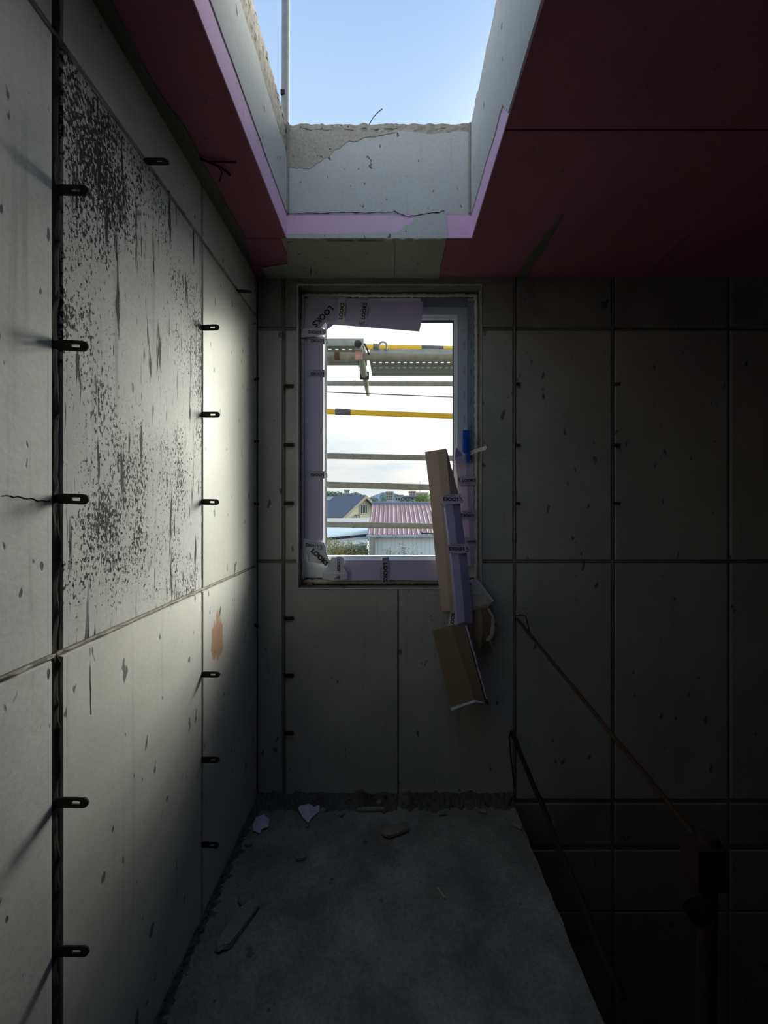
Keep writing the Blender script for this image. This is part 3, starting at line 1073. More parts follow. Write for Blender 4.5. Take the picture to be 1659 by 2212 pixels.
tp = MB().sheet([[P(651, 711, y1 - .004), P(680, 708, y1 - .004), P(706, 712, y1 - .004)], [P(651, 729, y1 - .004), P(678, 726, y1 - .004), P(702, 722, y1 - .004)]], .0006).build('tape', M['white_tape'], t_)
word(P(680, 717, y1 - .0055), .020, 176, tp, with_mark=True, small=False)
# dark triangle of the fold's underside at the corner
MB().sheet([[P(706, 699, y1 + .012), P(722, 700, y1 + .012)], [P(706, 712, y1 + .014), P(708, 711, y1 + .014)]], .0015).build('folded_corner', M['lilac_dark'], t_)

# bottom cover
t_ = thing('protective_strip', 'lilac card cover lying along the window\'s bottom frame', 'cover strip', (0, CY, 1.06))
bz0, bz1 = 1.062, 1.176
MB().sheet(lerp_rows([(-.29, CY + .022, bz1 + .004), (-.02, CY + .022, bz1 + .004), (.30, CY + .022, bz1 + .004)], [(-.30, CY, bz1 - .012), (-.02, CY, bz1 - .012), (.30, CY, bz1 - .012)], 3), th, Vector((0, 0, -1))).build('card_flange', M['white_pvc'], t_)
MB().sheet(lerp_rows([(-.30, CY - .001, bz1 - .013), (-.02, CY - .001, bz1 - .013), (.30, CY - .001, bz1 - .013)], [(-.30, CY - .008, bz0), (-.02, CY - .006, bz0 + .004), (.30, CY - .008, bz0)], 6), th).build('card_face', M['lilac'], t_)
tp = MB().sheet([[(-.045, CY - .0035, bz1 + .001), (-.012, CY - .0035, bz1 + .001)], [(-.045, CY - .0135, bz0 - .004), (-.012, CY - .0135, bz0 - .004)]], .0006).build('tape', M['tape'], t_)
word((-.030, CY - .0145, 1.105), .030, -90, tp)

# bottom left corner: a crushed end with crossed white tape
t_ = thing('torn_cover_corner', 'torn white taped card end at the window\'s bottom left corner', 'card scrap', P(690, 1250, CY - .02))
yc = CY - .012
MB().sheet([[P(656, 1163, yc), P(700, 1172, yc)], [P(654, 1190, yc - .004), P(707, 1200, yc - .006)], [P(668, 1214, yc - .006), P(718, 1222, yc - .010)]], .0012).build('tape', M['white_tape'], t_)
tp = [c for c in t_.children][0]
lettering('LOOKS', .033, P(690, 1204, yc - .013), -44, M['ink'], tp, .001)
word(P(674, 1178, yc - .0075), .020, 180 - 8, tp, small=True)
MB().sheet([[P(656, 1188, yc - .006), P(664, 1193, yc - .012)], [P(656, 1208, yc - .008), P(668, 1219, yc - .012)]], .001).build('curled_tape', M['white_tape'], t_)
tp = MB().sheet([[P(716, 1205, yc - .008), P(737, 1203, yc - .008), P(744, 1208, yc - .008)], [P(706, 1225, yc - .014), P(732, 1225, yc - .016), P(742, 1226, yc - .014)],
            [P(696, 1240, yc - .018), P(725, 1240, yc - .022), P(750, 1240, yc - .018)], [P(697, 1252, yc - .014), P(725, 1254, yc - .018), P(750, 1251, yc - .014)]], .002).build('crushed_card', M['white_tape'], t_)
lettering('LOOKSOOK', .020, P(731, 1227, yc - .0195), -90, M['ink'], tp, .0005)
mark(P(727, 1249, yc - .0225), .014, -90, tp)

# right cover, lower half still in place
t_ = thing('protective_strip', 'lilac card cover still taped on the window\'s lower right frame', 'cover strip', (.40, CY, 1.14))
rows = lerp_rows([P(984, 1000, CY - .002), P(1006, 998, CY - .008), P(1023, 1000, CY - .004)], [P(1010, 1222, CY - .002), P(1017, 1222, CY - .008), P(1025, 1220, CY - .004)], 14, .004, .004, 7)
MB().sheet(rows, th).build('card_face', M['lilac'], t_)
for py, dx in ((1038, 0), (1113, 8), (1170, 14)):
    yy = CY - .0125
    tp = MB().sheet([[P(988 + dx, py - 10, yy), P(1026, py - 11, yy)], [P(990 + dx, py + 10, yy), P(1027, py + 10, yy)]], .0006).build('tape', M['tape'], t_)
    if py == 1113:
        word(P(1010, py, yy - .001), .020, 176, tp, with_mark=False)
    else:
        word(P(1013 if py == 1038 else 1018, py, yy - .001), .021 if py == 1038 else .014, 2, tp, with_mark=py == 1038)

# ------------------------------------------------------------------ loose pieces hanging at the window's right side
t_ = thing('cardboard_angle', 'long brown cardboard angle standing free in front of the window\'s right side', 'cardboard', P(960, 1322, 1.92))
tops = [P(918, 976, 1.99), P(944, 972, 1.95), P(963, 969, 1.93)]
r1 = [P(929, 1070, 1.985), P(953, 1068, 1.945), P(972, 1066, 1.925)]
r2 = [P(940, 1200, 1.965), P(962, 1200, 1.935), P(982, 1200, 1.915)]
r3 = [P(954, 1320, 1.935), P(972, 1321, 1.905), P(990, 1322, 1.90)]
rows = lerp_rows(tops, r1, 8, 0, .003, 2, (0,)) + lerp_rows(r1, r2, 9, 0, .003, 3, (0,))[1:] + lerp_rows(r2, r3, 9, 0, .003, 4, (0,))[1:]
MB().sheet(rows, .004).build('wide_face', M['card'], t_)
rows = lerp_rows([P(963.5, 969, 1.931), P(966, 973, 1.945)], [P(972.5, 1066, 1.926), P(991, 1069, 1.975)], 6, 0, .002, 5, (1,)) + \
    lerp_rows([P(972.5, 1066, 1.926), P(991, 1069, 1.975)], [P(983, 1200, 1.916), P(1004, 1200, 1.96)], 6)[1:]
MB().sheet(rows, .004).build('narrow_flange', M['card_pale'], t_)

t_ = thing('protective_strip', 'folded lilac card cover hanging loose over the brown cardboard angle', 'cover strip', P(1003, 1346, 1.87))
rows = []
for f_, a, b_, c in ((0, 957, 977, 992), (.1, 959, 978, 995), (.48, 972, 991, 1009), (.8, 981, 1000, 1018), (1, 985, 1004, 1021)):
    py = 1070 + 276 * f_
    rows.append([P(a, py + 3, 1.895 - .01 * f_), P(a + 3, py + 2, 1.88 - .01 * f_), P(b_, py - 3, 1.872 - .01 * f_), P(c, py, 1.885 - .01 * f_)])
MB().sheet(rows, .003).build('card_face', M['lilac_dark'], t_)
MB().sheet([[r[0] + Vector((-.0055 + .002 * math.sin(i * 3), .002, 0)), r[0] + Vector((.001, -.001, 0))] for i, r in enumerate(rows)], .002).build('card_edge', M['torn'], t_)
for py, xa, xb in ((1080, 957, 996), (1187, 968, 1011)):
    yy = 1.867
    tp = MB().sheet([[P(xa, py - 11, yy), P(xb, py - 13, yy)], [P(xa + 1, py + 9, yy), P(xb + 1, py + 8, yy)]], .0006).build('tape', M['lilac'], t_)
    word(P((xa + xb) / 2 - 3, py - 2, yy - .0015), .022, 178, tp, with_mark=True, small=True)
tp = MB().sheet([[P(973, 1322, 1.885), P(986, 1322, 1.884)], [P(967, 1352, 1.885), P(986, 1352, 1.884)]], .0008).build('tape', M['white_tape'], t_)
lettering('LOOK', .024, P(978, 1338, 1.8835), 84, M['ink'], tp, .0008)
# torn tab of paper at its upper left corner
MB().sheet([[P(949, 1085, 1.885), P(960, 1091, 1.885)], [P(953, 1092, 1.885), P(962, 1097, 1.885)]], .001).build('torn_tab', M['torn'], t_)

t_ = thing('cardboard_angle', 'dark brown cardboard angle hanging below the window with torn white end', 'cardboard', P(1010, 1520, 1.83))
ta = [P(934, 1362, 1.885), P(975, 1351, 1.86), P(1000, 1348, 1.862)]
ba = [P(975, 1532, 1.86), P(1026, 1514, 1.82), P(1046, 1520, 1.825)]
rows = lerp_rows(ta, ba, 14, .0, .004, 8, (0,))
MB().sheet(rows, .004).build('wide_face', M['card_dark'], t_)
rows = lerp_rows([P(1001, 1348, 1.861), P(1010, 1352, 1.90)], [P(1047, 1520, 1.824), P(1055, 1524, 1.88)], 12, 0, .003, 9, (1,))
MB().sheet(rows, .003, Vector((1, 0, 0))).build('narrow_flange', M['card_dark'], t_)
rows = lerp_rows([P(1004, 1350, 1.855), P(1009, 1351, 1.855)], [P(1050, 1510, 1.822), P(1053, 1512, 1.822)], 16, 0, .006, 10, (0, 1))
MB().sheet(rows, .002).build('lilac_edge', M['lilac'], t_)
tor = MB()
tor.sheet([[P(974, 1529, 1.855), P(1000, 1520, 1.838), P(1026, 1512, 1.816), P(1043, 1516, 1.82)], [P(975, 1535, 1.853), P(1001, 1525, 1.836), P(1026, 1517, 1.815), P(1044, 1519, 1.819)]], .002)
tor.build('torn_end', M['paper'], t_)

t_ = thing('torn_paper_flap', 'grey torn card flap jutting right below the window\'s right corner', 'card scrap', P(1040, 1318, 1.88))
MB().sheet([[P(1019, 1250, 1.93), P(1025, 1252, 1.93)], [P(1019, 1285, 1.90), P(1046, 1281, 1.90)], [P(1020, 1312, 1.89), P(1063, 1302, 1.90)], [P(1022, 1318, 1.89), P(1050, 1316, 1.90)]], .003).build('card_face', M['torn'], t_)
MB().sheet([[P(1024, 1252, 1.935), P(1031, 1250, 1.935)], [P(1062, 1300, 1.905), P(1067, 1298, 1.905)]], .002).build('torn_edge', M['paper'], t_)

t_ = thing('torn_paper_flap', 'ragged brown paper flap with white torn rim beside the hanging cardboard', 'card scrap', P(1040, 1400, 1.89))
rows = []
for i, (py, a, b_) in enumerate(((1312, 1021, 1052), (1330, 1021, 1062), (1350, 1019, 1066), (1372, 1020, 1063), (1392, 1028, 1050), (1400, 1034, 1040))):
    rows.append([P(a, py, 1.90), P((a + b_) / 2, py + 2, 1.885), P(b_ + 3 * math.sin(i * 2.2), py, 1.90)])
MB().sheet(rows, .002).build('paper_face', M['card_dark'], t_)
MB().sheet([[P(1052, 1315, 1.895), P(1056, 1313, 1.895)], [P(1062, 1332, 1.893), P(1067, 1331, 1.893)], [P(1061, 1352, 1.893), P(1069, 1352, 1.893)], [P(1058, 1372, 1.893), P(1066, 1374, 1.893)], [P(1045, 1383, 1.893), P(1056, 1386, 1.893)]], .0015).build('torn_rim', M['torn'], t_)
MB().tube([P(1056, 1382, 1.893), P(1062, 1392, 1.893), P(1067, 1404, 1.893)], .0022, 5).build('torn_thread', M['torn'], t_)

t_ = thing('tape_dispenser', 'bright blue plastic dispenser wedged against the window\'s right frame', 'dispenser', P(1007, 1000, CY - .03))
mb = MB()
mb.prism([P(1000, 929, CY - .03), P(1014, 929, CY - .03), P(1015, 996, CY - .03), P(1009, 999, CY - .03), P(1008, 980, CY - .03), P(1000, 975, CY - .03)], (0, .022, 0))
mb.build('body', M['blue'], t_)
mb = MB()
mb.prism([P(1002, 946, CY - .038), P(1009, 946, CY - .038), P(1009, 978, CY - .038), P(1002, 975, CY - .038)], (0, .0085, 0))
mb.build('raised_face', M['blue'], t_)
t_ = thing('torn_cover_corner', 'small dark lilac card corner poking left of the blue dispenser', 'card scrap', P(993, 1004, CY - .03))
MB().sheet([[P(985, 967, CY - .03), P(988, 968, CY - .03)], [P(983, 988, CY - .03), P(1000, 984, CY - .02)], [P(985, 1004, CY - .03), P(1003, 992, CY - .02)]], .002).build('card_face', M['lilac_dark'], t_)
MB().sheet([[P(984, 990, CY - .032), P(986, 1005, CY - .034)], [P(1004, 983, CY - .026), P(1003, 995, CY - .028)]], .002).build('folded_face', M['lilac'], t_)
t_ = thing('torn_paper_flap', 'narrow grey card sliver jutting from the window\'s right reveal', 'card scrap', P(1030, 976, 1.93))
MB().sheet([[P(1013, 975, FY - .02), P(1013, 984, FY - .02)], [P(1034, 968, 1.95), P(1035, 976, 1.95)], [P(1047, 964, 1.90), P(1049, 972, 1.90)], [P(1050, 962, 1.89), P(1052, 967, 1.89)]], .002).build('card_face', M['torn'], t_)


# ================================================================== form ties
def tie_mesh(length=.060, h=.020, t=.0032, slot=True, seed=0):
    """flat tie along +X from the origin, plate in the XZ plane, rounded tip, slotted eye"""
    mb = MB()
    cx = length * .60
    N_ = 40
    outer, inner = [], []
    r = h / 2
    for k in range(N_):
        a = 2 * math.pi * k / N_
        d = Vector((math.cos(a), math.sin(a)))
        # march to the plate outline
        s = 0.0
        while True:
            s += .0004
            q = Vector((cx, 0)) + d * s
            ok = abs(q.y) <= r and q.x >= -.006
            if q.x > length - r and (q - Vector((length - r, 0))).length > r:
                ok = False
            if not ok or s > .2:
                break
        outer.append(Vector((cx, 0)) + d * s)
        hx, hz = length * .14, h * .16
        s2 = min(hx / abs(d.x) if abs(d.x) > 1e-6 else 9, hz / abs(d.y) if abs(d.y) > 1e-6 else 9)
        inner.append(Vector((cx, 0)) + d * s2)
    vs = []
    for y in (-t / 2, t / 2):
        vs += [(p.x, y, p.y) for p in outer]
        vs += [(p.x, y, p.y) for p in inner]
    fs = []
    for k in range(N_):
        j = (k + 1) % N_
        fs.append((k, j, N_ + j, N_ + k))
        fs.append((2 * N_ + j, 2 * N_ + k, 3 * N_ + k, 3 * N_ + j))
        fs.append((k, 2 * N_ + k, 2 * N_ + j, j))
        fs.append((N_ + k, N_ + j, 3 * N_ + j, 3 * N_ + k))
    mb.add(vs, fs)
    me = bpy.data.meshes.new('form_tie')
    me.from_pydata(mb.v, [], mb.f)
    me.materials.append(M['steel_dark'])
    return me


TIE = tie_mesh()


def tie(loc, rot, label, group, me=None):
    o = bpy.data.objects.new('form_tie', me or TIE)
    COL.objects.link(o)
    o.location = loc
    o.rotation_euler = rot
    return tag(o, label, 'form tie', group)


ordn = ['topmost', 'second from the top', 'third from the top', 'fourth from the top', 'fifth from the top', 'lowest']
for i, py in enumerate((410, 745, 1077, 1733, 2054)):
    nm = (ordn[:4] + ['lowest'])[i]
    tie(P(125, py, .783) + Vector((.0, 0, 0)), (0, rng(.0, .06), rng(-.05, .05)), 'slotted flat steel tie, %s on the left wall\'s nearer upright joint' % nm, 'flat ties on the left wall')
for i, py in enumerate((708, 896, 1084, 1457, 1641, 1824)):
    tie(P(437, py, 1.383), (0, rng(-.02, .04), rng(-.08, .08)), 'slotted flat steel tie, %s on the left wall\'s farther upright joint' % ordn[i], 'flat ties on the left wall')
tie((XL, 1.065, Z2), (math.radians(90), 0, 0), 'flat steel tie lying level on the left wall\'s upper joint, nearer one', 'flat ties on the left wall')
tie((XL, 1.70, Z2 - .003), (math.radians(90), .08, 0), 'flat steel tie lying level on the left wall\'s upper joint, near the corner', 'flat ties on the left wall')


def stub_mesh(length, h, t, bend):
    mb = MB()
    rows = []
    for i in range(5):
        s = i / 4
        x = length * s
        y = bend * s * s
        hh = h * (1 - .15 * s)
        rows.append([(x, y, hh / 2), (x + .002 * math.sin(i * 5), y, 0), (x, y, -hh / 2)])
    mb.sheet(rows, t)
    me = bpy.data.meshes.new('form_tie')
    me.from_pydata(mb.v, [], mb.f)
    me.materials.append(M['rust_dark'])
    return me


ST1, ST2 = stub_mesh(.030, .016, .004, .010), stub_mesh(.022, .014, .004, -.006)
# snapped ties in the far left corner strip
for i, py in enumerate((820, 953, 1087, 1350)):
    y = 1.905
    z = CH + (VY - py) / F * y
    tie((XL - .001, y, z), (0, .2 * (i - 1), .1), 'snapped rusty tie stub in the left wall\'s far corner, %s' % ['topmost', 'second from the top', 'third from the top', 'lowest'][i], 'snapped ties in the far left corner', ST2)
# back wall: bent over ties beside the window, stubs on its right-hand joints
for i, py in enumerate((835, 962, 1087, 1335, 1458, 1582)):
    p = P(613, py, YB)
    mb = MB()
    mb.sheet([[p + Vector((-.002, .004, .009)), p + Vector((-.002, .004, -.009))], [p + Vector((.012, -.012, .009)), p + Vector((.012, -.012, -.009))], [p + Vector((.050, -.010, .008)), p + Vector((.050, -.008, -.008))]], .004)
    o = mb.build('form_tie', M['rust_dark'] if i else M['rust_dark'], None, loc=p)
    tag(o, 'rusty tie bent flat on the back wall\'s left joint, %s' % ordn[i], 'form tie', 'bent ties left of the window')
for jx, jn in ((1112, 'first joint right of the window'), (1325, 'second joint right of the window')):
    for i, py in enumerate((830, 962, 1087)):
        p = P(jx, py, YB)
        o = tie(p + Vector((.004, 0, 0)), (0, .25 - .1 * i, math.radians(-90)), 'short tie stub on the back wall\'s %s, %s' % (jn, ['upper', 'middle', 'lower'][i]), 'tie stubs right of the window', ST1)

# ================================================================== bars, wires
def bar(name, label, cat, pts, r, mat, n=8, hook=None, group=None):
    p0 = Vector(pts[0])
    t = thing(name, label, cat, p0, group)
    MB().tube(pts, r, n).build('shaft', mat, t, True)
    if hook:
        MB().tube(hook[0], hook[1], 6).build('hook', hook[2], t, True)
    return t


a0, a1 = P(1117, 1337, YB - .02), P(1522, 1830, 1.045)
pts = [a0.lerp(a1, i / 24) + Vector((0, .004 * math.sin(i * .9), .006 * mnoise.noise(Vector((i * .6, 1, 0))))) for i in range(25)]
bar('reinforcing_bar', 'long rusty bar slanting from the back wall to the dark post', 'steel bar', pts, .0075, M['rust'], 8,
    ([P(1112, 1342, YB - .005), P(1113, 1332, YB - .03), P(1125, 1328, YB - .05), P(1136, 1332, YB - .06), P(1141, 1352, YB - .07), P(1146, 1378, YB - .085)], .003, M['steel_dark']))
a0, a1 = P(1106, 1584, YB - .02), P(1345, 2160, 1.10)
pts = [a0.lerp(a1, i / 20) + Vector((.002 * math.sin(i), 0, .003 * math.sin(i * 1.7))) for i in range(21)]
bar('reinforcing_bar', 'dark rusty bar slanting low from the back wall to the slab edge', 'steel bar', pts, .011, M['rust_dark'], 8,
    ([P(1110, 1582, YB - .02), P(1104, 1580, YB - .03), P(1100, 1592, YB - .04), P(1104, 1640, YB - .035), P(1112, 1700, YB - .012)], .004, M['steel_dark']))

# guard post in the stair well
px_, py_ = .775, 1.0
t_ = thing('guard_post', 'dark rusty post with a clamped pipe over the stair well', 'post', (px_, py_, ZV))
MB().tube([(px_, py_, ZV), (px_ + .004, py_, -.3), (px_ + .018, py_, .62)], .021, 14).build('upright', M['rust_dark'], t_, True)
MB().tube([(px_ - .022, py_ - .012, ZV), (px_ - .016, py_ - .012, -.02)], .0035, 6).build('edge_highlight', M['torn'], t_, True)  # pale tube standing in for the highlight on the post's left edge
MB().box(px_ - .03, px_ + .045, py_ - .03, py_ + .03, .50, .60).build('clamp', M['rust_dark'], t_)
cpt = P(1510, 1970, .93)
MB().tube([cpt, cpt + Vector((.055, .075, -.04))], .029, 18, False).build('rail_pipe', M['steel_dark'], t_, True)
MB().tube([cpt + Vector((0, .004, 0)), cpt + Vector((.002, .01, 0))], .0285, 18).build('pipe_bore', M['bore'], t_)

# bits of wire on the ceiling and the far upstand
bar('tie_wire', 'twisted black wire on the pink ceiling left of the opening', 'wire', [P(432, 342, 1.27), P(455, 352, 1.28), P(478, 362, 1.3), P(497, 378, 1.33)], .0035, M['steel_dark'], 6,
    ([P(470, 358, 1.29), P(480, 372, 1.3), P(474, 392, 1.3)], .002, M['steel_dark']))
bar('tie_wire', 'short straight black wire on the pink ceiling left of the opening', 'wire', [P(448, 350, 1.275), P(480, 350, 1.28), P(510, 351, 1.29)], .0025, M['steel_dark'], 6)
bar('wire_staple', 'small rusty staple in the ceiling over the window', 'staple', [P(671, 592, 1.90), P(671, 578, 1.86), P(683, 577, 1.86), P(683, 590, 1.90)], .0022, M['rust_dark'], 6)
bar('tie_wire', 'thin bent wire rising from the far upstand against the sky', 'wire', [P(797, 270, 1.70), P(806, 254, 1.70), P(816, 243, 1.70), P(826, 235, 1.70)], .0016, M['steel_dark'], 6)
bar('form_nail', 'rusty nail sticking out high on the left wall\'s corner', 'nail', [(XL + .0, 1.90, 2.30), (XL + .012, 1.895, 2.305)], .002, M['rust_dark'], 6)


# ================================================================== litter on the floor
def floor_at(px, py):
    Y = F * CH / (py - VY)
    return Vector(((px - VX) / F * Y, Y, 0))


def scrap(label, pix, seed, lift=.012):
    c = floor_at(*[sum(q[i] for q in pix) / len(pix) for i in (0, 1)])
    mb = MB()
    pts = [floor_at(*q) for q in pix]
    n = len(pts)
    ring0 = [p + Vector((0, 0, .002 + lift * abs(mnoise.noise(p * 30 + Vector((seed, 0, 0))) * 2))) for p in pts]
    ring1 = [c.lerp(p, .5) + Vector((0, 0, .004 + lift * abs(mnoise.noise(p * 50 + Vector((seed, 1, 0))) * 2))) for p in pts]
    vs = ring0 + ring1 + [c + Vector((0, 0, .006 + lift * .5))]
    N2 = len(vs)
    vs += [v + Vector((0, 0, -.0012)) for v in vs]
    fs = []
    for i in range(n):
        j = (i + 1) % n
        fs += [(i, j, n + j, n + i), (n + i, n + j, 2 * n)]
        fs += [(N2 + n + i, N2 + n + j, N2 + j, N2 + i), (N2 + 2 * n, N2 + n + j, N2 + n + i), (i, N2 + i, N2 + j, j)]
    mb.add(vs, fs)
    o = mb.build('paper_scrap', M['paper'], None, loc=c)
    return tag(o, label, 'paper', 'white scraps on the floor')


scrap('larger white torn paper scrap lying at the back wall\'s foot', [(643, 1752), (656, 1736), (676, 1735), (693, 1737), (688, 1756), (672, 1770), (666, 1779), (652, 1768)], 1, .016)
scrap('smaller white torn paper scrap on the floor by the left wall', [(546, 1786), (553, 1772), (570, 1766), (582, 1772), (580, 1790), (566, 1794), (562, 1802), (547, 1800)], 4, .014)


def chunk(name, label, px, py, sx, sy, sz, rot, seed, mat='chunk', cat='rubble', group=None, flat=False):
    c = floor_at(px, py)
    c.z = -.001
    o = MB().rock(c, sx, sy, sz, seed, rot, flat).build(name, M[mat], None, loc=c)
    return tag(o, label, cat, group)


chunk('concrete_fragment', 'long flat concrete fragment lying along the left wall\'s foot', 516, 2000, .026, .085, .012, math.radians(-22), 1, flat=True)
chunk('concrete_fragment', 'broken round concrete lump just behind the long flat fragment', 532, 1945, .026, .022, .009, .4, 2, 'floor')
chunk('concrete_fragment', 'flat broken concrete slab piece on the floor below the window', 853, 1798, .062, .026, .011, .35, 3, 'floor', flat=True)
chunk('concrete_fragment', 'small dark concrete lump on the floor right of the white scraps', 650, 1855, .022, .014, .010, .2, 5, 'floor')
g_ = 'crumbs along the back wall'
chunk('mortar_crumb', 'pale round mortar crumb at the back wall\'s foot, under mid window', 820, 1738, .016, .012, .012, .3, 6, 'chunk', group=g_)
chunk('mortar_crumb', 'pale mortar crumb just right of the larger white scrap', 699, 1754, .012, .009, .008, .5, 7, 'chunk', group=g_)
chunk('mortar_crumb', 'tiny mortar crumb in front of the larger white scrap', 664, 1786, .010, .008, .006, .1, 8, 'chunk', group=g_)
chunk('mortar_crumb', 'small mortar crumb between larger scrap and mortar sliver', 737, 1761, .012, .008, .006, .9, 9, 'chunk', group=g_)
chunk('mortar_crumb', 'long pale mortar sliver lying parallel to the back wall', 800, 1750, .066, .010, .006, .02, 10, 'chunk', group=g_, flat=True)
chunk('mortar_crumb', 'flat mortar flake right of the broken slab piece', 955, 1759, .020, .010, .006, .2, 12, 'chunk', group=g_)
chunk('mortar_crumb', 'pale flake near the back wall toward the stair well', 1042, 1755, .020, .009, .006, -.3, 13, 'chunk', group=g_)
chunk('mortar_crumb', 'pale chip on the floor at the stair well edge', 1118, 1787, .022, .011, .008, -.6, 14, 'chunk', group=g_)
chunk('mortar_crumb', 'grey crumb on the floor in front of the smaller white scrap', 537, 1826, .016, .010, .008, .3, 15, 'chunk', group=g_)
p = floor_at(953, 1932)
o = MB().tube([p + Vector((-.012, .02, .005)), p + Vector((0, 0, .006)), p + Vector((.012, -.018, .005))], .0035, 6).build('wood_splinter', M['torn'], None, loc=p)
tag(o, 'small pale splinter lying alone in mid floor', 'splinter')

# ================================================================== scaffold outside
def pipe(name, label, a, b, r, mat, group=None, cat='scaffold pipe', collar=None):
    a, b = Vector(a), Vector(b)
    t = thing(name, label, cat, a, group)
    MB().tube([a, b], r, 14).build('tube', mat, t, True)
    if collar:
        p, l, rr, cm_ = collar
        d = (b - a).normalized()
        MB().tube([Vector(p) - d * l / 2, Vector(p) + d * l / 2], rr, 14).build('collar', cm_, t, True)
    return t


def ext(pa, pb, Y, k=1.6):
    a, b = P(*pa, Y), P(*pb, Y)
    m_ = (a + b) / 2
    return m_ + (a - m_) * k * 2, m_ + (b - m_) * k * 2


gp = 'scaffold pipes outside the window'
YO = 3.41                      # outer row of pipes; its uprights stand just behind
a, b = ext((707, 828), (978, 829), 3.40)
pipe('scaffold_pipe', 'grey scaffold pipe crossing the window just below the walk planks', a, b, .0205, M['galv'], gp, collar=(P(766, 828, 3.40), .03, .022, M['galv_warm']))
a, b = ext((707, 985), (978, 990), YO)
pipe('scaffold_pipe', 'mortar-splashed pipe crossing the window below the lower yellow rail', a, b, .0243, M['galv_warm'], gp, collar=(P(763, 986, YO), .012, .026, M['galv']))
a, b = ext((707, 1047), (978, 1054), YO)
pipe('scaffold_pipe', 'mortar-splashed pipe crossing the window just above the distant skyline', a, b, .0265, M['galv_warm'], gp)
a, b = ext((707, 1133), (978, 1137), YO)
pipe('scaffold_pipe', 'lowest grey pipe crossing the window over the red roof\'s eave', a, b, .0243, M['galv_warm'], gp, collar=(P(763, 1134, YO), .014, .026, M['galv']))
a, b = ext((707, 889), (978, 899), YO)
pipe('guard_rail', 'lower yellow rail with grey sleeve crossing mid window', a, b, .0225, M['yellow'], 'yellow rails', 'rail', (P(741, 890, YO), .13, .027, M['sleeve']))
a, b = ext((660, 747), (1060, 755), YO, 1.2)
pipe('guard_rail', 'upper yellow rail half hidden behind the walk planks', a, b, .0225, M['yellow'], 'yellow rails', 'rail', (P(934, 752.5, YO), .185, .0235, M['sleeve']))
a, b = ext((707, 847), (978, 858), YO + .02)
o = MB().tube([a, b], .0042, 6).build('cable', M['gutter'], None, True, loc=a)
tag(o, 'thin dark cable crossing the window above the lower yellow rail', 'cable')
a, b = ext((707, 769), (978, 773), 2.518)
pipe('scaffold_pipe', 'rust-spotted pipe carrying the walk planks at the window\'s top', a, b, .0243, M['galv_warm'], gp, collar=(P(729, 769.5, 2.518), .032, .0252, M['rust']))


def plank(label, x0, x1, y0, y1, z0, z1, hole_rows, pitch, hl, hw):
    t = thing('scaffold_plank', label, 'scaffold plank', ((x0 + x1) / 2, (y0 + y1) / 2, z0), 'perforated walk planks')
    # deck with real slots: strips between hole rows, bridges between holes
    mb = MB()
    ys = [y0]
    for hy in hole_rows:
        ys += [hy - hw / 2, hy + hw / 2]
    ys.append(y1)
    for i in range(0, len(ys), 2):
        mb.box(x0, x1, ys[i], ys[i + 1], z0, z0 + .003)
    for hy in hole_rows:
        x = x0 + .02
        last = x0
        while x + hl < x1:
            mb.box(last, x, hy - hw / 2, hy + hw / 2, z0, z0 + .003)
            last = x + hl
            x += pitch
        mb.box(last, x1, hy - hw / 2, hy + hw / 2, z0, z0 + .003)
    mb.build('deck', M['galv'], t)
    for a_ in (y0 - .002, y1 - .001):
        MB().box(x0, x1, a_, a_ + .003, z0, z1).build('side_flange', M['galv_blue'], t)
    for hy in [(hole_rows[i] + hole_rows[i + 1]) / 2 for i in range(len(hole_rows) - 1)]:
        MB().box(x0 + .07, x1 - .07, hy - .010, hy + .010, z0 - .008, z0 - .0005).build('stiffening_rib', M['galv'], t)
    for xe in (x0, x1 - .004):
        MB().box(xe, xe + .004, y0, y1, z0 - .001, z1).build('end_plate', M['galv'], t)
    return t


zt_ = CH + 1.016
plank('right-hand perforated steel walk plank beyond the coupler', -.150, 1.34, 2.765, 3.13, zt_, zt_ + .064, [2.845, 2.955], .044, .020, .024)
plank('left-hand perforated steel walk plank, set a little nearer', -1.0, -.175, 2.548, 2.90, zt_, zt_ + .047, [2.605, 2.796], .044, .020, .024)

# cross tubes that carry the planks; the one in view runs straight away from the wall
def cross(label, x, lx):
    t = thing('scaffold_pipe', label, 'scaffold pipe', (x, 2.45, CH + .99), gp)
    MB().tube([(x, 2.45, CH + .99), (x, 3.05, CH + .99)], .0243, 16, False).build('outer_tube', M['galv'], t, True)
    MB().tube([(x, 2.456, CH + .99), (x, 2.462, CH + .99)], .0235, 16).build('tube_bore', M['bore'], t)
    MB().tube([(x, 3.03, CH + .99), (x, 3.56, CH + .99)], .0195, 14).build('inner_tube', M['galv_warm'], t, True)
    MB().box(x - .034, x + .034, 3.03, 3.06, CH + .962, CH + 1.015).build('clamp_collar', M['steel_dark'], t)
    return t


cross('stepped cross tube seen end-on, running out under the planks\' joint', -.203, 0)
t_ = thing('scaffold_coupler', 'faded red coupler where the end-on cross tube meets the ledger', 'coupler', P(777, 768, 2.49))
c2 = P(776, 768, 2.49)
MB().box(c2.x - .024, c2.x + .022, 2.475, 2.492, c2.z - .03, c2.z + .022).build('clamp_body', M['red_clamp'], t_)
MB().box(c2.x - .024, c2.x + .026, 2.46, 2.493, c2.z + .022, c2.z + .030).build('clamp_saddle', M['galv'], t_)
MB().tube([P(787, 742, 2.44), P(794, 756, 2.465), P(797, 766, 2.484)], .006, 6).build('bolt', M['steel_dark'], t_, True)
MB().tube([P(780, 806, 2.60), P(776, 800, 2.56), P(774, 790, 2.484), P(775, 778, 2.478), P(777, 772, 2.478)], .0018, 6).build('wire_loop', M['steel_dark'], t_, True)

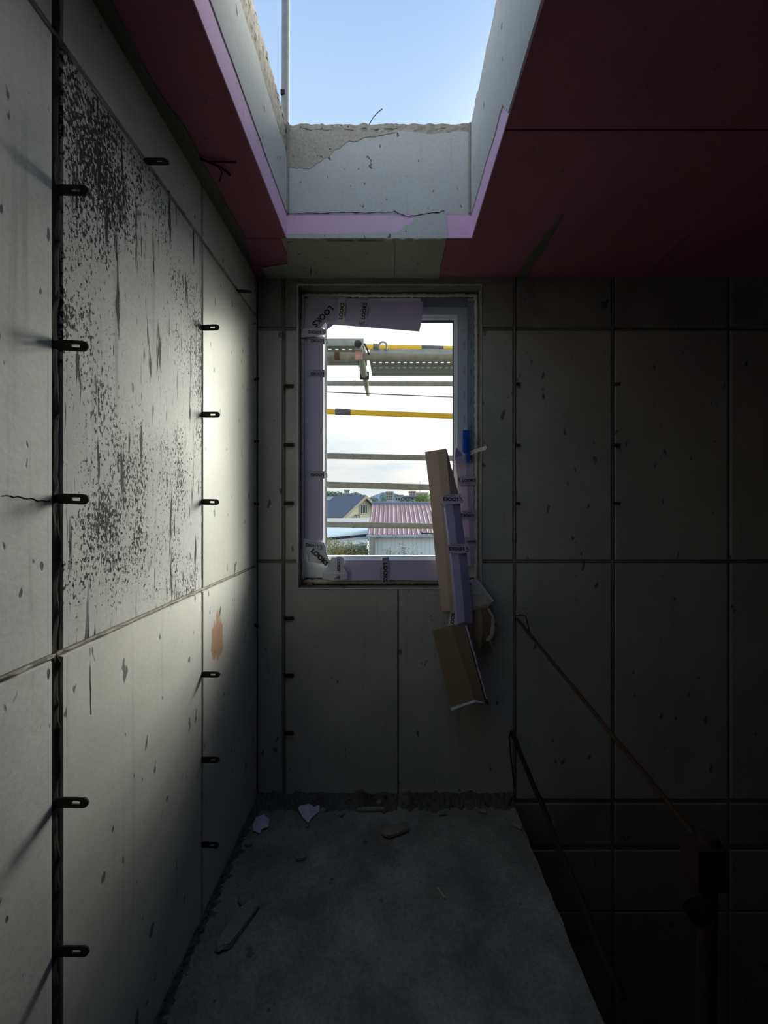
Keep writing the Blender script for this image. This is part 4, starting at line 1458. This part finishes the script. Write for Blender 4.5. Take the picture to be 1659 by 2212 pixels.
t_ = thing('hook_ring', 'grey steel ring hook standing on the planks\' edge', 'hook', P(826, 755, 2.76))
rc = P(827, 748, 2.755)
MB().tube([rc + Vector((.027 * math.cos(a_), 0, .030 * math.sin(a_))) for a_ in [math.radians(190 - 250 * i / 20) for i in range(21)]], .0065, 8).build('ring', M['galv'], t_, True)
MB().tube([P(806, 748, 2.755), P(814, 748, 2.755), P(818, 754, 2.755)], [.02, .018, .008], 10).build('hook_neck', M['galv_warm'], t_, True)

# posts: the one seen through the roof opening stands outside the wall
t_ = thing('scaffold_post', 'grey scaffold post rising past the roof opening\'s left corner', 'scaffold pipe', (-.66, 2.47, -3.0))
MB().tube([(-.66, 2.47, -3.0), (-.655, 2.47, 3.0), (-.645, 2.47, 6.5)], .0243, 14).build('tube', M['galv'], t_, True)
for lb_, x_, y_ in (('outer scaffold post left of the window, behind the yellow rails', -1.0, 3.459), ('outer scaffold post right of the window, behind the yellow rails', 1.30, 3.459), ('inner scaffold post right of the window', 1.28, 2.47)):
    tt = thing('scaffold_post', lb_, 'scaffold pipe', (x_, y_, -3.0))
    MB().tube([(x_, y_, -3.0), (x_, y_, 3.2)], .0243, 14).build('tube', M['galv'], tt, True)
pc = P(613, 208, 2.47)
MB().box(pc.x - .012, pc.x + .012, 2.44, 2.452, pc.z - .014, pc.z + .014).build('lock_pin', M['rust_dark'], t_)

# ================================================================== the world beyond the window
gr = MB()
gr.box(-900, 900, 2.3, 1500, -3.4, -3.0)
tag(gr.build('ground', M['ground']), 'grassy ground outside below the houses', 'ground')['kind'] = 'structure'

# slate house
A, B = Vector((-5.0, 40, .19)), Vector((-2.99, 43, 2.33))
C_ = Vector((-.98, 46, .19))
rd = Vector((-3, 2, 0)).normalized() * 11
t_ = thing('house', 'cream gabled house with slate grey roof behind the red-roofed shed', 'house', (-5, 43, -3))
mb = MB()
A0, C0 = Vector((A.x, A.y, -3)), Vector((C_.x, C_.y, -3))
mb.add([A0, C0, C_, B, A, A0 + rd, C0 + rd, C_ + rd, B + rd, A + rd], [(0, 1, 2, 3, 4), (9, 8, 7, 6, 5), (0, 4, 9, 5), (1, 6, 7, 2)])
mb.build('wall', M['cream'], t_)
nrm_ = Vector((3, -2, 0)).normalized()
ov = nrm_ * .35
dn = (A - B).normalized()
for e, nm in ((A, 0), (C_, 1)):
    d_ = (e - B).normalized()
    q = [B + ov + Vector((0, 0, .06)), e + ov + d_ * .3 + Vector((0, 0, .06)), e + rd + d_ * .3 + Vector((0, 0, .06)), B + rd + Vector((0, 0, .06))]
    MB().prism(q, (0, 0, .18)).build('roof_slope', M['slate'], t_)
    MB().prism([B + ov * 1.1 - Vector((0, 0, .12)), e + ov * 1.1 + d_ * .3 - Vector((0, 0, .12)), e + ov * 1.1 + d_ * .3 + Vector((0, 0, .2)), B + ov * 1.1 + Vector((0, 0, .2))], tuple(nrm_ * .06)).build('barge_board', M['trim'], t_)
# window in the gable
u = (C_ - A).normalized()
wc = Vector((-2.99, 43, 0)) + nrm_ * .02
zc = 1.05
fr = MB()
for s0, s1, z0, z1 in ((-.62, .62, -.52, -.44), (-.62, .62, .44, .52), (-.62, -.54, -.52, .52), (.54, .62, -.52, .52), (-.26, -.20, -.44, .44), (.20, .26, -.44, .44)):
    fr.prism([wc + u * s0 + Vector((0, 0, zc + z0)), wc + u * s1 + Vector((0, 0, zc + z0)), wc + u * s1 + Vector((0, 0, zc + z1)), wc + u * s0 + Vector((0, 0, zc + z1))], tuple(nrm_ * .06))
fo = fr.build('window', M['far_white'], t_)
for s0, s1 in ((-.54, -.26), (-.20, .20), (.26, .54)):
    MB().prism([wc + u * s0 + Vector((0, 0, zc - .44)), wc + u * s1 + Vector((0, 0, zc - .44)), wc + u * s1 + Vector((0, 0, zc + .44)), wc + u * s0 + Vector((0, 0, zc + .44))], tuple(nrm_ * .02)).build('pane', M['dark_glass'], fo)
# roof light on the near slope
sl = (A - B)
p0 = B + rd * .36 + sl * .10 + Vector((0, 0, .25))
q = [p0, p0 + rd * .075, p0 + rd * .075 + sl * .17, p0 + sl * .17]
MB().prism(q, (0, 0, .06)).build('roof_light', M['far_white'], t_)
# two small vents low on the gable
for s0 in (-1.35, -.95):
    MB().tube([wc + u * s0 + Vector((0, 0, .42)), wc + u * s0 + nrm_ * .2 + Vector((0, 0, .42)), wc + u * s0 + nrm_ * .2 + Vector((0, 0, .1))], .09, 8).build('vent_pipe', M['grey_roof'], t_)

# lower dark roof in front of the slate house
t_ = thing('outbuilding', 'low dark-roofed outbuilding below the slate house\'s eave', 'house', (-4.5, 26, -3))
p1, p2, p3, p4 = P(640, 1119, 34), P(812, 1119, 34), P(815, 1142, 22), P(630, 1142, 22)
MB().prism([p1, p2, p3, p4], (0, 0, -.15)).build('roof', M['grey_roof'], t_)
MB().box(p4.x, p3.x, 22.2, 33.5, -3, p4.z - .1).build('wall', M['far_white'], t_)

# red-roofed shed with ribbed sheet walls
t_ = thing('shed', 'shed with faded red ribbed roof and pale blue sheet wall', 'shed', (1.2, 15.5, -3))
xs0, xs1 = -.82, 3.9
ye, ze, yr, zr_ = 14.0, .52, 17.0, 1.52
mb = MB()
rows = []
x = xs0
prof = []
while x < xs1:
    prof += [(x, 0), (x + .030, .020), (x + .050, .020), (x + .080, 0), (x + .098, .006), (x + .112, .006), (x + .125, 0)]
    x += .17
nrmr = Vector((0, -(zr_ - ze), (yr - ye))).normalized()
e0 = Vector((0, ye - .25, ze - .083))
e1 = Vector((0, yr, zr_))
mb.sheet([[e1 + Vector((px, 0, 0)) + nrmr * h for px, h in prof], [e0 + Vector((px, 0, 0)) + nrmr * h for px, h in prof]], .01, -nrmr)
mb.build('roof_slope', M['red_roof'], t_)
mb = MB()
e2 = Vector((0, yr + 3.2, ze - .083))
mb.sheet([[e1 + Vector((px, 0, 0)) for px in (xs0, xs1)], [e2 + Vector((px, 0, 0)) for px in (xs0, xs1)]], .01, Vector((0, 0, -1)))
mb.build('roof_slope', M['red_roof'], t_)
mb = MB()
mb.tube([(xs0 - .03, yr, zr_ + .03), (xs1, yr, zr_ + .03)], .055, 8)
mb.build('ridge_cap', M['ridge'], t_)
prof = []
x = xs0 + .06
while x < xs1:
    prof += [(x, 0), (x + .012, .018), (x + .024, 0), (x + .13, 0)]
    x += .15
mb = MB()
mb.sheet([[(px, ye - h, ze - .03) for px, h in prof], [(px, ye - h, -3) for px, h in prof]], .02)
mb.build('wall_sheet', M['blue_wall'], t_)
mb = MB()
mb.add([(xs0 + .05, ye, -3), (xs0 + .05, yr + 3, -3), (xs0 + .05, yr + 3, ze - .05), (xs0 + .05, yr, zr_ - .05), (xs0 + .05, ye, ze - .05)], [(0, 1, 2, 3, 4)])
mb.build('gable_wall', M['blue_wall'], t_)
MB().box(xs0 - .03, xs1, ye - .30, ye - .24, ze - .155, ze - .085).build('eave_flashing', M['pale_roof'], t_)
MB().box(xs0 - .03, xs1, ye - .29, ye - .22, ze - .175, ze - .156).build('gutter', M['gutter'], t_)
MB().tube([(-.545, ye - .07, ze - .18), (-.545, ye - .07, -3)], .045, 10).build('downpipe', M['cream_pipe'], t_, True)
MB().tube([P(908, 1148, 13.7), P(911, 1152, 13.7), P(960, 1153, 13.7)], .025, 6).build('loose_gutter', M['gutter'], t_)

# pale sheet roof and low grey lean-to left of the shed
t_ = thing('outbuilding', 'pale blue sheet-roofed outbuilding left of the red-roofed shed', 'house', (-3, 17, -3))
p1, p2, p3, p4 = P(600, 1139, 21), P(797, 1139, 21), P(797, 1163, 15.5), P(600, 1168, 15.5)
MB().prism([p1, p2, p3, p4], (0, 0, -.1)).build('roof', M['pale_roof'], t_)
MB().box(p1.x, p2.x, 15.7, 20.8, -3, p4.z - .1).build('wall', M['far_white'], t_)
t_ = thing('lean_to', 'low grey lean-to roof with dark edge left of the shed wall', 'shed', (-1.8, 13, -3))
p1, p2, p3, p4 = P(690, 1168, 14.6), P(795, 1158, 14.6), P(794, 1172, 12.4), P(690, 1184, 12.4)
MB().prism([p1, p2, p3, p4], (0, 0, -.06)).build('roof', M['grey_roof'], t_)
MB().prism([p4 + Vector((0, -.01, .0)), p3 + Vector((0, -.01, .0)), p3 + Vector((0, -.01, -.07)), p4 + Vector((0, -.01, -.07))], (0, -.05, 0)).build('eave_board', M['pale_roof'], t_)
MB().tube([p1 + Vector((0, 0, .02)), p2 + Vector((0, 0, .02))], .07, 6).build('roof_edge', M['gutter'], t_)
MB().box(p4.x, p3.x, 12.7, 12.8, -3, p3.z - .25).build('wall', M['gutter'], t_)


# ------------------------------------------------------------------ plants
def leaves(mb, c, r, n, size, seed, squash=1.0):
    rd_ = random.Random(seed)
    for _ in range(n):
        while True:
            d = Vector((rd_.uniform(-1, 1), rd_.uniform(-1, 1), rd_.uniform(-1, 1)))
            if .2 < d.length < 1:
                break
        k = 1 + .3 * mnoise.noise(d * 2.3 + Vector((seed, 0, 0)))
        p = Vector(c) + Vector((d.x * r[0], d.y * r[1], d.z * r[2])) * k
        a = Vector((rd_.uniform(-1, 1), rd_.uniform(-1, 1), rd_.uniform(-1, 1))).normalized()
        b_ = a.orthogonal().normalized()
        s = size * rd_.uniform(.6, 1.3)
        mb.add([p - a * s, p + b_ * s * .35, p + a * s, p - b_ * s * .35], [(0, 1, 2, 3)])


def tree(label, px, py_top, py_bot, wpx, Y, mat, n, seed, cat='tree', group='trees on the far skyline', size=None):
    top, bot = P(px, py_top, Y), P(px, py_bot, Y)
    h = top.z - bot.z
    w = wpx / F * Y / 2
    t = thing('distant_tree', label, cat, (top.x, Y, -3.0), group)
    mb = MB()
    leaves(mb, (top.x, Y, bot.z + h * .5), (w, w, h * .55), n, size or w * .14, seed)
    mb.build('crown', mat, t)
    MB().tube([(top.x, Y, -3), (top.x + w * .1, Y, bot.z + h * .4)], [w * .1, w * .05], 6).build('trunk', M['twig'], t)
    return t


for i, (lb, px, a, b_, w, Y, mt, n) in enumerate([
    ('hazy tree clump at the skyline\'s far left above the slate roof', 722, 1064, 1090, 60, 128, 'leaf_far', 1500),
    ('hazy tree clump between the far white block and the blue hill', 768, 1066, 1090, 44, 104, 'leaf_far', 1100),
    ('round dark tree left of the pale far block', 828, 1065, 1088, 17, 98, 'leaf_far', 700),
    ('low green clump right of the slate gable\'s peak', 806, 1074, 1092, 24, 95, 'leaf_far', 700),
    ('small dark upright tree right of the pale far block', 851, 1066, 1082, 8, 79, 'leaf_far', 500),
    ('low hazy bushes behind the red roof\'s middle', 880, 1079, 1095, 40, 80, 'leaf_far', 900),
    ('bright green round tree above the red roof\'s right part', 914, 1067, 1090, 34, 70, 'leaf_bright', 1500),
    ('hazy tree line at the skyline\'s right, past the pink block', 975, 1068, 1092, 70, 100, 'leaf_far', 1500),
]):
    tree(lb, px, a, b_, w, Y, M[mt], n, 40 + i)

hl = MB()
n = 60
vs = []
for i in range(n + 1):
    t = i / n
    x = -700 + 1100 * t
    px = VX + x / 1000 * F
    hpx = 6 + 24 * math.exp(-((px - 838) / 42) ** 2) + 5 * math.exp(-((px - 740) / 60) ** 2) + 1.2 * mnoise.noise(Vector((t * 9, 0, 0)))
    z = CH + hpx / F * 1000
    vs += [(x, 1000, -3), (x, 1000 + 20, z), (x, 1180, -3)]
fs = []
for i in range(n):
    for k in (0, 1):
        fs.append((i * 3 + k, i * 3 + 3 + k, i * 3 + 4 + k, i * 3 + 1 + k))
hl.add(vs, fs)
o = hl.build('hill', M['hill'])
tag(o, 'hazy blue hill on the horizon in the window\'s middle', 'hill')


def block(label, px0, px1, py0, py1, Y, mat, nwin, rows_, roof=None):
    a, b_ = P(px0, py0, Y), P(px1, py1, Y)
    t = thing('far_building', label, 'building', ((a.x + b_.x) / 2, Y + 4, -3), 'buildings on the far skyline')
    MB().box(a.x, b_.x, Y, Y + 8, -3, a.z).build('wall', mat, t)
    MB().box(a.x - .2, b_.x + .2, Y - .2, Y + 8.2, a.z, a.z + .35).build('roof', M[roof or 'far_roof'], t)
    w = (b_.x - a.x) / nwin
    hz_ = (a.z - b_.z) / rows_
    for r_ in range(rows_):
        for i in range(nwin):
            x0 = a.x + w * (i + .28)
            z0 = b_.z + hz_ * (r_ + .3)
            MB().box(x0, x0 + w * .45, Y - .06, Y, z0, z0 + hz_ * .42).build('window', M['dark_glass'], t)


block('small white far block above the slate roof', 744, 755, 1060, 1068, 140, M['far_white'], 3, 2, 'far_white')
block('long low white far building left on the skyline', 740, 768, 1068, 1076, 114, M['far_white'], 6, 1, 'far_white')
block('pale far block of two storeys over the red roof\'s left', 835, 848, 1065, 1081, 85, M['far_white'], 3, 3, 'far_white')
block('low white far house between two small dark trees', 854, 870, 1072, 1084, 100, M['far_white'], 3, 1)
block('pink far block on the skyline left of the bright tree', 886, 897, 1063, 1071, 120, M['far_pink'], 2, 2, 'far_pink')
block('low pink far building behind the bright green tree', 898, 925, 1066, 1073, 134, M['far_pink'], 5, 1, 'far_pink')
block('low blue-roofed far house under the pink block', 872, 902, 1074, 1082, 90, M['far_roof'], 4, 1)

# poles on the skyline
for lb, px, a, Y in (('thin pole rising behind the red roof\'s left end', 809, 1069, 37), ('thin mast on the far skyline right of centre', 907, 1038, 160)):
    p = P(px, a, Y)
    o = MB().tube([(p.x, Y, -3), tuple(p)], .02 if Y < 50 else .08, 6).build('pole', M['galv'], None, loc=(p.x, Y, -3))
    tag(o, lb, 'pole')


def shrub(label, px, py_top, wpx, Y, mat, n, seed, name='shrub', twigs=9, lsize=.028):
    p = P(px, py_top, Y)
    w = wpx / F * Y / 2
    t = thing(name, label, 'shrub', (p.x, Y, -3), 'shrubs below the window')
    rd_ = random.Random(seed)
    st, lv = MB(), MB()
    for k in range(twigs):
        a = rd_.uniform(-1, 1)
        ztop = p.z - abs(a) * .25 - rd_.uniform(0, .22)
        pts = []
        for i in range(7):
            s = i / 6
            pts.append(Vector((p.x + a * w * s + .03 * mnoise.noise(Vector((k, s * 3, seed))), Y + rd_.uniform(-.02, .02) + .25 * a * s * (1 if k % 2 else -1), -3 + (ztop + 3) * s)))
        st.tube(pts, [.014 - .011 * i / 6 for i in range(7)], 5)
        for _ in range(n // twigs):
            s = 1 - rd_.random() ** 1.6 * .32
            i0 = min(5, int(s * 6))
            q = pts[i0].lerp(pts[i0 + 1], s * 6 - i0) + Vector((rd_.gauss(0, .075), rd_.gauss(0, .08), rd_.gauss(0, .06)))
            d = Vector((rd_.uniform(-1, 1), rd_.uniform(-1, 1), rd_.uniform(-.6, 1))).normalized()
            b_ = d.orthogonal().normalized()
            s_ = lsize * rd_.uniform(.6, 1.3)
            lv.add([q - d * s_, q + b_ * s_ * .34, q + d * s_, q - b_ * s_ * .34], [(0, 1, 2, 3)])
    st.build('stem', M['twig'], t)
    lv.build('foliage', mat, t)


shrub('yellow-green leafy shrub at the window\'s lower left corner', 722, 1153, 44, 9.5, M['leaf_yellow'], 1300, 1, twigs=14)
shrub('dense olive shrub before the lean-to left of the shed', 752, 1160, 50, 10.2, M['leaf_yellow'], 1500, 2, twigs=14)
shrub('dark olive shrub against the shed\'s left corner', 783, 1167, 34, 11.0, M['leaf_dark'], 1100, 3, twigs=12)
shrub('small dark shrub low under the lean-to eave', 735, 1178, 60, 11.4, M['leaf_dark'], 1100, 4, twigs=12)
shrub('thin leafy twigs before the shed wall beside the downpipe', 838, 1168, 26, 9.0, M['leaf_yellow'], 170, 5, twigs=6)
shrub('tall sparse twig before the shed wall, right of the leafy twigs', 868, 1160, 18, 9.2, M['leaf_dark'], 110, 6, twigs=4)
shrub('sparse low twigs before the shed wall by the cardboard', 896, 1170, 20, 9.1, M['leaf_dark'], 90, 7, twigs=4)

bpy.context.view_layer.update()
